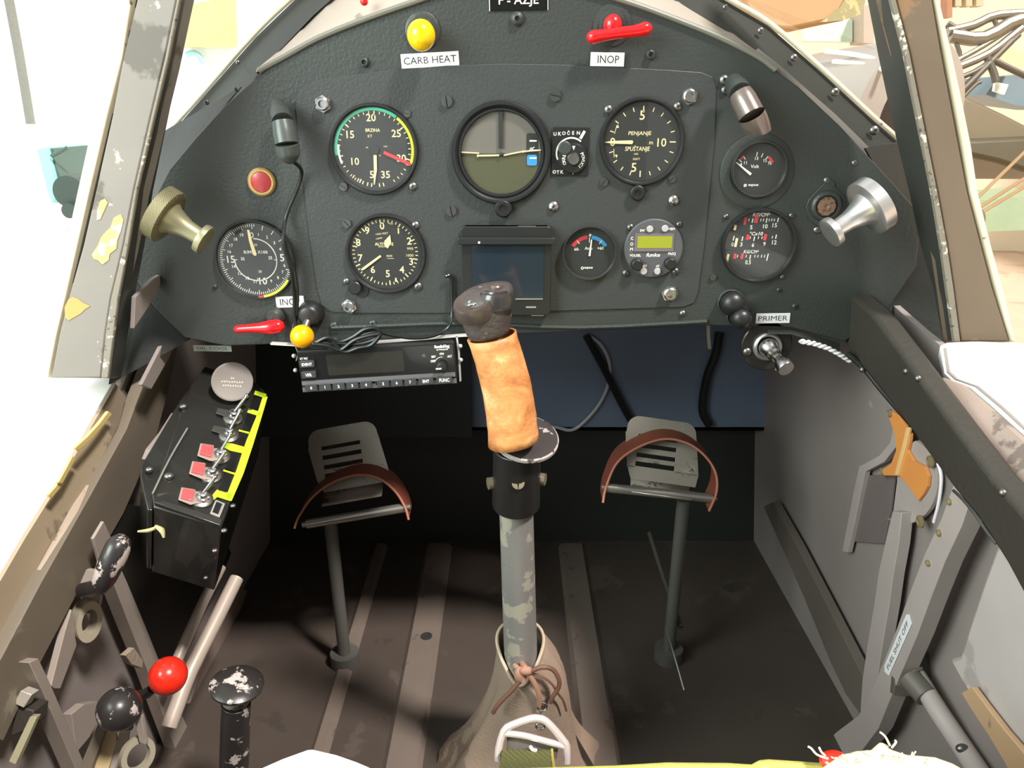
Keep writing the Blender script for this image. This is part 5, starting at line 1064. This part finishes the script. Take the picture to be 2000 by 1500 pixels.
# ================================================================== RUDDER PEDALS
PM_ = mat('pedal_grey', (146, 138, 128), .4, .3, wear=[((160, 152, 140), 24, .6, 0), ((80, 76, 70), 30, .62, 0)])
def pedal(ox, oy, rot, d, rod, strap, post_x, label, mir=1):
    o = W(ox, oy, d); F = frame(o, -FW + UP * .18, s=d / FL); t = thing('rudder_pedal', label, 'pedal', o, 'rudder pedals')
    G = F @ Matrix.Rotation(R(rot), 4, 'Z')
    b = MB(G); th = (0, 0, 3)
    w = 68; out = [(-w, 27), (-w, 34)] + [(-w + 24 - 24 * math.cos(R(a)), 38 + 24 * math.sin(R(a))) for a in range(15, 91, 15)] + [(w - 24 + 24 * math.sin(R(a)), 38 + 24 * math.cos(R(a))) for a in range(0, 91, 15)] + [(w + 2, 27)]
    b.prism(out, th); b.prism([(-w - 2, 28), (-w + 24, 28), (-w + 24, -40), (-w + 8, -40)], th); b.prism([(32 * 1, 28), (w + 2, 28), (w + 12, -40), (32, -40)], th)
    for v0, v1 in ((9, 20), (-10, 1), (-27, -18)): b.prism([(-w + 23, v0), (34, v0), (34, v1), (-w + 23, v1)], th)
    b.prism([(-w + 8, -36), (w + 12, -36), (w + 8, -62), (-w + 18, -62)], th)
    build(b, 'foot_plate', PM_, t, bev=.0004)
    b = MB(G); b.add(*loft_strip([(-w + 18, w - 4)], [(-62, 0), (-74, 8), (-84, 22), (-90, 34)])); lp_ = build(b, 'curved_lip', mat('lip_bare', (184, 176, 166), .35, .4, wear=((96, 90, 84), 40, .58, 0)), t); sd = lp_.modifiers.new('s', 'SOLIDIFY'); sd.thickness = .0015
    b = MB(F); (x0, y0), (x1, y1) = rod; a_ = Vector((x0 - ox, oy - y0, 26)); c_ = Vector((x1 - ox, oy - y1, 26)); b.cyl(a_, c_, 9, 9, 20); b.cyl(a_ + (a_ - c_).normalized() * 8, a_, 5.5, n=16); b.cyl(c_, c_ + (c_ - a_).normalized() * 8, 5.5, n=16); build(b, 'pivot_rod', mat('rod_steel', (160, 155, 148), .3, .7), t)
    pts = [Vector((x - ox, oy - y, 30)) for x, y in strap]; sm = []
    for i in range(len(pts) - 1):
        p0, p1, p2, p3 = pts[max(0, i - 1)], pts[i], pts[i + 1], pts[min(len(pts) - 1, i + 2)]
        for q in range(6):
            u = q / 6; sm.append(0.5 * ((2 * p1) + (p2 - p0) * u + (2 * p0 - 5 * p1 + 4 * p2 - p3) * u * u + (3 * p1 - p0 - 3 * p2 + p3) * u ** 3))
    sm.append(pts[-1]); A = [p + Vector((0, 0, 6)) for p in sm]; B = [p + Vector((0, 27, -34)) for p in sm]
    b = MB(F); b.band(A, B, (0, -3, 0)); st = build(b, 'toe_strap', STRAP, t)
    b = MB(F); b.tube([a_2 + Vector((0, -1.5, .5)) for a_2 in A], 2.3, 8, 1); build(b, 'strap_edge', STRAPE, st)
    P0 = W(post_x, rod[0][1] * .5 + rod[1][1] * .5 + 12, d); b = MB(); b.cyl((P0.x, P0.y + .01, 0), P0, .0085, .0085, 20); b.cyl((P0.x, P0.y + .01, 0), (P0.x, P0.y + .01, .02), .02); build(b, 'pedal_post', mat('post_dark_grey', (96, 94, 90), .4, .2), t)
    return t
def loft_strip(xr, prof):
    x0, x1 = xr[0]; vs = [(x0, y, z) for y, z in prof] + [(x1, y, z) for y, z in prof]; n = len(prof); return vs, [(i, i + 1, n + i + 1, n + i) for i in range(n - 1)]
pedal(675, 892, 10, .985, ((612,1021),(800,990)), [(592,1028),(600,1005),(625,968),(665,940),(710,928),(750,936),(780,960),(798,988),(806,1012)], 645, 'left slotted rudder pedal with brown leather toe strap')
pedal(1288, 880, -8, .985, ((1178,953),(1380,973)), [(1171,980),(1178,950),(1200,905),(1240,876),(1290,860),(1335,868),(1368,893),(1386,925),(1386,960),(1370,996)], 1335, 'right worn rudder pedal with brown leather toe strap')

# footwell details
cable('white_footwell_cable', [YP(x, y, 1.145) for x, y in [(1150,655),(1175,675),(1190,710),(1188,750),(1170,790),(1140,825),(1115,840),(1085,834),(1060,832)]], .0028, mat('grey_white_cable', (185, 186, 190), .4), 'pale cable looping in the footwell right of the stick')
cable('dark_hose', [YP(x, y, 1.142) for x, y in [(1145,655),(1180,720),(1215,790),(1242,838)]], .006, CABLE, 'dark hose slanting down the blue-grey bulkhead towards the right pedal', 'hose')
cable('dark_hose', [YP(x, y, 1.142) for x, y in [(1405,650),(1398,690),(1380,740),(1372,800),(1385,830)]], .007, CABLE, 'dark hose hanging below the panel above the right pedal', 'hose')
b = MB(); b.ribbon([YP(x, 1, 1) if False else YP(x, y, D + .008) for x, y in [(1383,632),(1384,660),(1386,682)]], (1, 0, 0), .0035, .002, (0, 1, 0)); tag(build(b, 'hanging_strip', DSTEEL), 'short pale metal strip hanging below the panel lip', 'strip')
b = MB(); b.tube([W(1268,1040,1.16),W(1295,1125,1.12),W(1330,1225,1.06)], .0035, 10); tag(build(b, 'rudder_spring', mat('spring_dark', (84, 80, 74), .4, .5)), 'dark coil spring running back from the right pedal', 'spring')
b = MB(); b.tube([W(1300,1225,1.02),W(1318,1285,.99),W(1336,1348,.97)], .0014, 8); tag(build(b, 'rudder_cable', DSTEEL), 'thin steel rudder cable above the floor right of the boot', 'cable')

# ================================================================== SEAT
t = thing('seat', 'yellow-green seat cushion edge at the bottom of the picture', 'seat', (.05, .1, 0))
def zf(pts, z): return [ZP(x, y, z) for x, y in pts]
fr_ = zf([(800,1512),(870,1500),(1000,1492),(1060,1490),(1200,1486),(1300,1480),(1420,1481),(1465,1484),(1480,1476),(1500,1474),(1560,1478),(1640,1484),(1720,1492),(1800,1508),(1850,1530)], .37)
build(MB().prism(fr_ + [Vector((.28, -.1, .37)), Vector((-.1, -.1, .37))], (0, 0, -.05)), 'cushion', mat('yellow_green_cloth', (216, 212, 112), .9, bump=.3, var=.06), t, bev=.006)
b = MB(); b.box((.03, .08, .16), (.5, .36, .32)); build(b, 'seat_pan', GREYD, t, bev=.01)
b = MB(); b.prism([(-.22, -.13, .32), (.28, -.13, .32), (.28, -.20, 1.0), (.22, -.21, 1.05), (-.16, -.21, 1.05), (-.22, -.20, 1.0)], (0, -.05, 0)); build(b, 'unseen_backrest', GREYD, t, bev=.01)  # unseen backrest, added to keep light out of the footwell
wc = zf([(460,1525),(500,1496),(550,1474),(600,1456),(612,1455),(660,1466),(700,1480),(735,1495),(775,1525)], .385)
o = build(MB().prism(wc + [Vector((-.05, .05, .385)), Vector((-.24, .05, .385))], (0, 0, -.012)), 'white_cloth', mat('white_cloth', (250, 250, 246), .9, bump=.3, var=.02), None, True, bev=.006, origin=(-.15, .2, .325)); tag(o, 'folded white cloth peaking at the bottom edge, lower left of centre', 'cloth')
FL_ = mat('sheepskin', (236, 218, 184), .95, bump=1, bscale=160, var=.12, vscale=60)
sf = zf([(1600,1500),(1640,1472),(1672,1464),(1700,1462),(1718,1446),(1732,1450),(1742,1462),(1770,1471),(1826,1476),(1860,1488),(1885,1502),(1910,1530)], .396)
t = thing('sheepskin', 'fluffy cream sheepskin with loose threads on the seat, lower right', 'sheepskin', (.25, .2, .37))
build(MB().prism(sf + [Vector((.32, .0, .396)), Vector((.17, .0, .396))], (0, 0, -.024)), 'fleece', FL_, t, bev=.006)
b = MB()
for pts in ([(1618,1482),(1596,1474),(1585,1462),(1578,1458)], [(1612,1476),(1604,1468),(1600,1460)], [(1738,1456),(1730,1440),(1722,1432),(1718,1430)], [(1742,1460),(1750,1450),(1748,1446)]): b.tube([ZP(x, y, .398) for x, y in pts], .0006, 6)
for i in range(26):
    x = random.uniform(1620, 1860); y = 1475 + abs(x - 1720) * .12 + random.uniform(-6, 10); p = ZP(x, y, .397); b.tube([p, p + Vector((random.uniform(-.003, .003), random.uniform(-.002, .003), random.uniform(.0005, .002)))], .0004, 4)
build(b, 'loose_threads', mat('thread_cream', (240, 228, 200), .9), t)
b = MB(); b.ball(ZP(1630, 1487, .380), .0068, sc=(1.3, 1, .8)); tag(build(b, 'red_tab', ORED), 'small red domed tab peeping over the cushion beside the sheepskin', 'tab')

# ================================================================== OUTSIDE: THE HANGAR
b = MB(); b.box((10.5, 4, -1.25), (23, 24, .1)); struct(build(b, 'floor_hangar', mat('hangar_floor', (205, 180, 158), .5, wear=((186, 160, 138), 1.2, .56, 0), vscale=2), None, False, origin=(0, 4, -1.2)))
b = MB(); b.box((5, 11, 1.3), (12, .1, 5)); struct(build(b, 'wall_hangar_far', mat('hangar_wall_cream', (235, 222, 196), .7, vscale=1), None, False, origin=(5, 11, -1.2)))
b = MB(); b.box((9, 3, 1.3), (.1, 16, 5)); struct(build(b, 'wall_hangar_right', mat('hangar_wall_beige', (214, 196, 168), .7, vscale=1), None, False, origin=(9, 3, -1.2)))
# green cabinet beyond the right post
b = MB(); b.prism([W(1905,392,5.2),W(2060,380,5.2),W(2060,448,5.2),W(1925,452,5.2)], (0, .5, 0)); tag(build(b, 'green_cabinet', mat('cabinet_green', (150, 166, 132), .5)), 'low pale green cabinet on the hangar floor past the right post', 'cabinet')
# olive fuselage cone with stays
t = thing('olive_aircraft', 'olive tapering fuselage with thin stays beyond the right windscreen post', 'aircraft', W(1960, 330, 2.9))
OM = mat('olive_aircraft_paint', (116, 102, 74), .45, var=.08)
build(MB().prism([W(1850,170,3.0),W(1900,192,3.0),W(1960,220,3.0),W(2080,282,3.0),W(2080,300,3.0),W(1900,285,3.0),W(1860,270,3.0)], (0, .6, -.1)), 'fuselage', OM, t, bev=.03)
build(MB().prism([W(1860,255,2.95),W(1900,270,2.95),W(2080,262,2.95),W(2080,352,2.95),(W(2000,335,2.95)),W(1950,318,2.95),W(1890,305,2.95),W(1868,290,2.95)], (0, .6, -.05)), 'lower_wing', mat('dark_olive_paint', (82, 72, 46), .5), t, bev=.02)
for p in ([(1895,400,2.6),(2060,240,2.8)], [(1905,410,2.6),(2060,310,2.8)], [(1912,418,2.6),(2060,330,2.8)]): b = MB(); b.tube([W(*q) for q in p], .006, 8); build(b, 'stay', mat('stay_tan', (168, 138, 100), .4), t)
build(MB().ball(W(1905, 430, 2.6), .03, sc=(1, 1, 1.4)), 'wheel_spat', OM, t)
# steel tube airframe under restoration
t = thing('tube_airframe', 'bare steel tube airframe with blue and cream parts beyond the right post', 'aircraft', W(1930, 150, 3.4))
TM = mat('frame_tube_metal', (150, 140, 122), .35, .5); TD = mat('frame_tube_dark', (96, 86, 70), .45)
for p, r, m in [([(1850,62),(1900,50),(1950,30),(2060,26)], .02, TM), ([(1855,70),(1920,75),(1990,40),(2060,60)], .03, TM), ([(1862,122),(1920,90),(1985,48)], .012, TM), ([(1862,135),(1930,105),(1995,55)], .018, TM), ([(1868,155),(1920,130),(1990,68)], .012, TD), ([(1875,180),(1920,135),(1975,80)], .016, TD),
        ([(1925,105),(1940,140),(1945,160)], .016, TD), ([(1935,115),(1975,135),(2060,175)], .014, TD), ([(1940,35),(1955,68)], .010, TD), ([(1868,85),(1875,110),(1862,122)], .01, TD), ([(1880,190),(1905,165),(1915,160)], .01, TD), ([(1850,48),(1870,60),(1900,75)], .018, TD)]:
    build(MB().tube([W(x, y, 3.4) for x, y in p], r, 10), 'frame_tube', m, t)
build(MB().prism([W(1925,185,3.7),(W(1950,150,3.7)),W(2060,140,3.7),W(2060,215,3.7),W(1980,205,3.7)], (0, .3, 0)), 'blue_part', mat('blue_part', (112, 130, 138), .4), t)
build(MB().prism([W(1945,160,3.6),W(1970,165,3.6),W(1962,185,3.6),W(1942,178,3.6)], (0, .02, 0)), 'white_card', WHITE, t)
build(MB().prism([W(1958,105,3.6),W(1975,92,3.6),W(2010,105,3.6),W(1995,138,3.6),W(1955,122,3.6)], (0, .05, 0)), 'cream_part', mat('cream_part', (226, 208, 150), .5), t)
# hanging things on the far wall at top right
for i, (x, w) in enumerate(((1855, 10), (1872, 12), (1893, 12), (1914, 14))):
    b = MB(); b.prism([W(x - w / 2, -40, 6), W(x + w / 2, -40, 6), W(x + w / 2, (34, 12, 12, 12)[i], 6), W(x - w / 2, (34, 12, 12, 12)[i], 6)], (0, .1, 0)); tag(build(b, 'wall_coat', mat('coat_%d' % (i > 0), ((170, 120, 90), (190, 172, 140))[i > 0], .8)), ['brownish-red strip hanging on the far hangar wall', 'beige cloth hanging first beside the red strip', 'beige cloth hanging second beside the red strip', 'beige cloth hanging third from the red strip'][i], 'cloth')
# tan wing tip seen over the arch, grey engine cowling, green window
t = thing('tan_wing', 'tan wing tip with mottled green edge hanging above the right windscreen arch', 'wing', W(1600, 0, 2.6))
wpts = [(1420,-60),(1460,30),(1500,58),(1545,62),(1600,50),(1650,40),(1680,28),(1690,5),(1685,-60)]
build(MB().prism([W(x, y, 2.6) for x, y in wpts], (0, .5, .02)), 'wing_skin', mat('wing_tan', (176, 130, 76), .5, var=.06, vscale=4), t, bev=.02)
build(MB().prism([W(x, y, 2.59) for x, y in [(1600,44),(1620,30),(1640,15),(1655,-10),(1660,-60),(1686,-60),(1690,5),(1680,28),(1650,39)]], (0, .01, 0)), 'mottled_edge', mat('mottle_green', (150, 138, 92), .6, wear=((196, 170, 110), 26, .56, 0)), t)
t = thing('engine_cowling', 'grey engine cowling with two white strips imitating highlights past the right windscreen pane', 'cowling', W(1650, 200, 1.9))
F = frame(W(1560, 222, 2.3), W(1775, 245, 2.0) - W(1560, 222, 2.3)); Ln = (W(1775, 245, 2.0) - W(1560, 222, 2.3)).length
CG = mat('cowling_grey', (176, 166, 156), .35, .1, var=.06)
build(MB().lathe([(0, -.05), (.10, -.04), (.17, .05), (.2, .25), (.22, Ln), (.15, Ln + .02)], 48, F, True), 'cowling_shell', CG, t)
for a, b_ in (((1612,100,2.05),(1740,124,1.86)), ((1628,120,2.02),(1740,140,1.84))): build(MB().tube([W(*a), W((a[0] + b_[0]) / 2, (a[1] + b_[1]) / 2 - 4, (a[2] + b_[2]) / 2), W(*b_)], .006, 10), 'painted_glint', WHITE, t)  # white strips imitating long glints on the cowling
b = MB(); b.prism([W(1570,45,7),W(1665,38,7),W(1665,82,7),W(1570,80,7)], (0, .1, 0)); tag(build(b, 'green_board', mat('pale_green_board', (205, 224, 200), .6)), 'pale green board on the far wall right of the tan wing', 'board')
b = MB(); b.prism([W(1687,10,6.8),W(1707,10,6.8),W(1707,84,6.8),W(1687,84,6.8)], (0, .3, 0)); tag(build(b, 'wall_column', mat('column_brown', (176, 156, 136), .6)), 'brown upright column on the far wall beside the green board', 'column')
# left: things in the bright daylight
b = MB(); b.box((-7, 6, -1.25), (12, 20, .1)); struct(build(b, 'floor_apron', mat('bright_concrete', (252, 253, 250), .6, var=.01), None, False, origin=(-7, 6, -1.2)))
b = MB(); b.box((-6.5, 15.6, 2.3), (15, .1, 7)); struct(build(b, 'wall_hangar_left', mat('white_hangar_door', (252, 253, 250), .6, var=.01), None, False, origin=(-6.5, 15.6, -1.2)))
b = MB(); b.tube([YP(x, y, 15.4) for x, y in ((12,-30),(38,110),(60,242))], .08, 12); tag(build(b, 'leaning_pole', mat('pole_grey', (132, 134, 126), .5)), 'grey pole against the bright hangar door, upper left', 'pole')
q = 12.6
t = thing('tool_cart', 'teal trolley with dark wheel far off outside the left windscreen post', 'trolley', W(115, 412, q))
build(MB().prism([W(72,292,q),W(90,288,q),W(112,375,q),W(125,398,q),W(100,395,q),W(92,370,q)], (0, 1.2, 0)), 'side_panel', mat('trolley_teal', (150, 235, 212), .5), t)
build(MB().prism([W(86,290,q+.1),W(104,290,q+.1),W(108,318,q+.1),W(118,345,q+.1),W(140,408,q+.1),W(128,412,q+.1),W(112,375,q+.1)], (0, 1.2, 0)), 'frame', mat('trolley_dark', (78, 100, 92), .5), t)
b = MB(); b.cyl(W(134,375,q-.2), W(134,375,q-.2) + Vector((0, .4, 0)), .26, n=32); b.cyl(W(134,412,q-.2), W(134,412,q-.2) + Vector((0, .4, 0)), .12, n=24); build(b, 'wheel', mat('trolley_wheel', (60, 76, 70), .5), t)
b = MB(); b.tube([W(100,305,q),W(115,298,q),W(132,288,q)], .03, 8); build(b, 'handle', mat('trolley_dark', (70, 92, 84), .5), t)
b = MB(); b.prism([YP(x, y, 15.3) for x, y in ((368,8),(455,-6),(458,92),(355,92))], (0, .15, 0)); tag(build(b, 'yellow_crate', mat('crate_yellow', (206, 212, 150), .6)), 'pale yellow crate seen through the left windscreen pane', 'crate')
b = MB(); b.tube([YP(x, y, 15.4) for x, y in ((365,107),(378,103),(390,110),(396,124))], .05, 10); tag(build(b, 'blue_hook', mat('hook_blue', (170, 222, 222), .5)), 'pale blue curved hook below the yellow crate', 'hook')
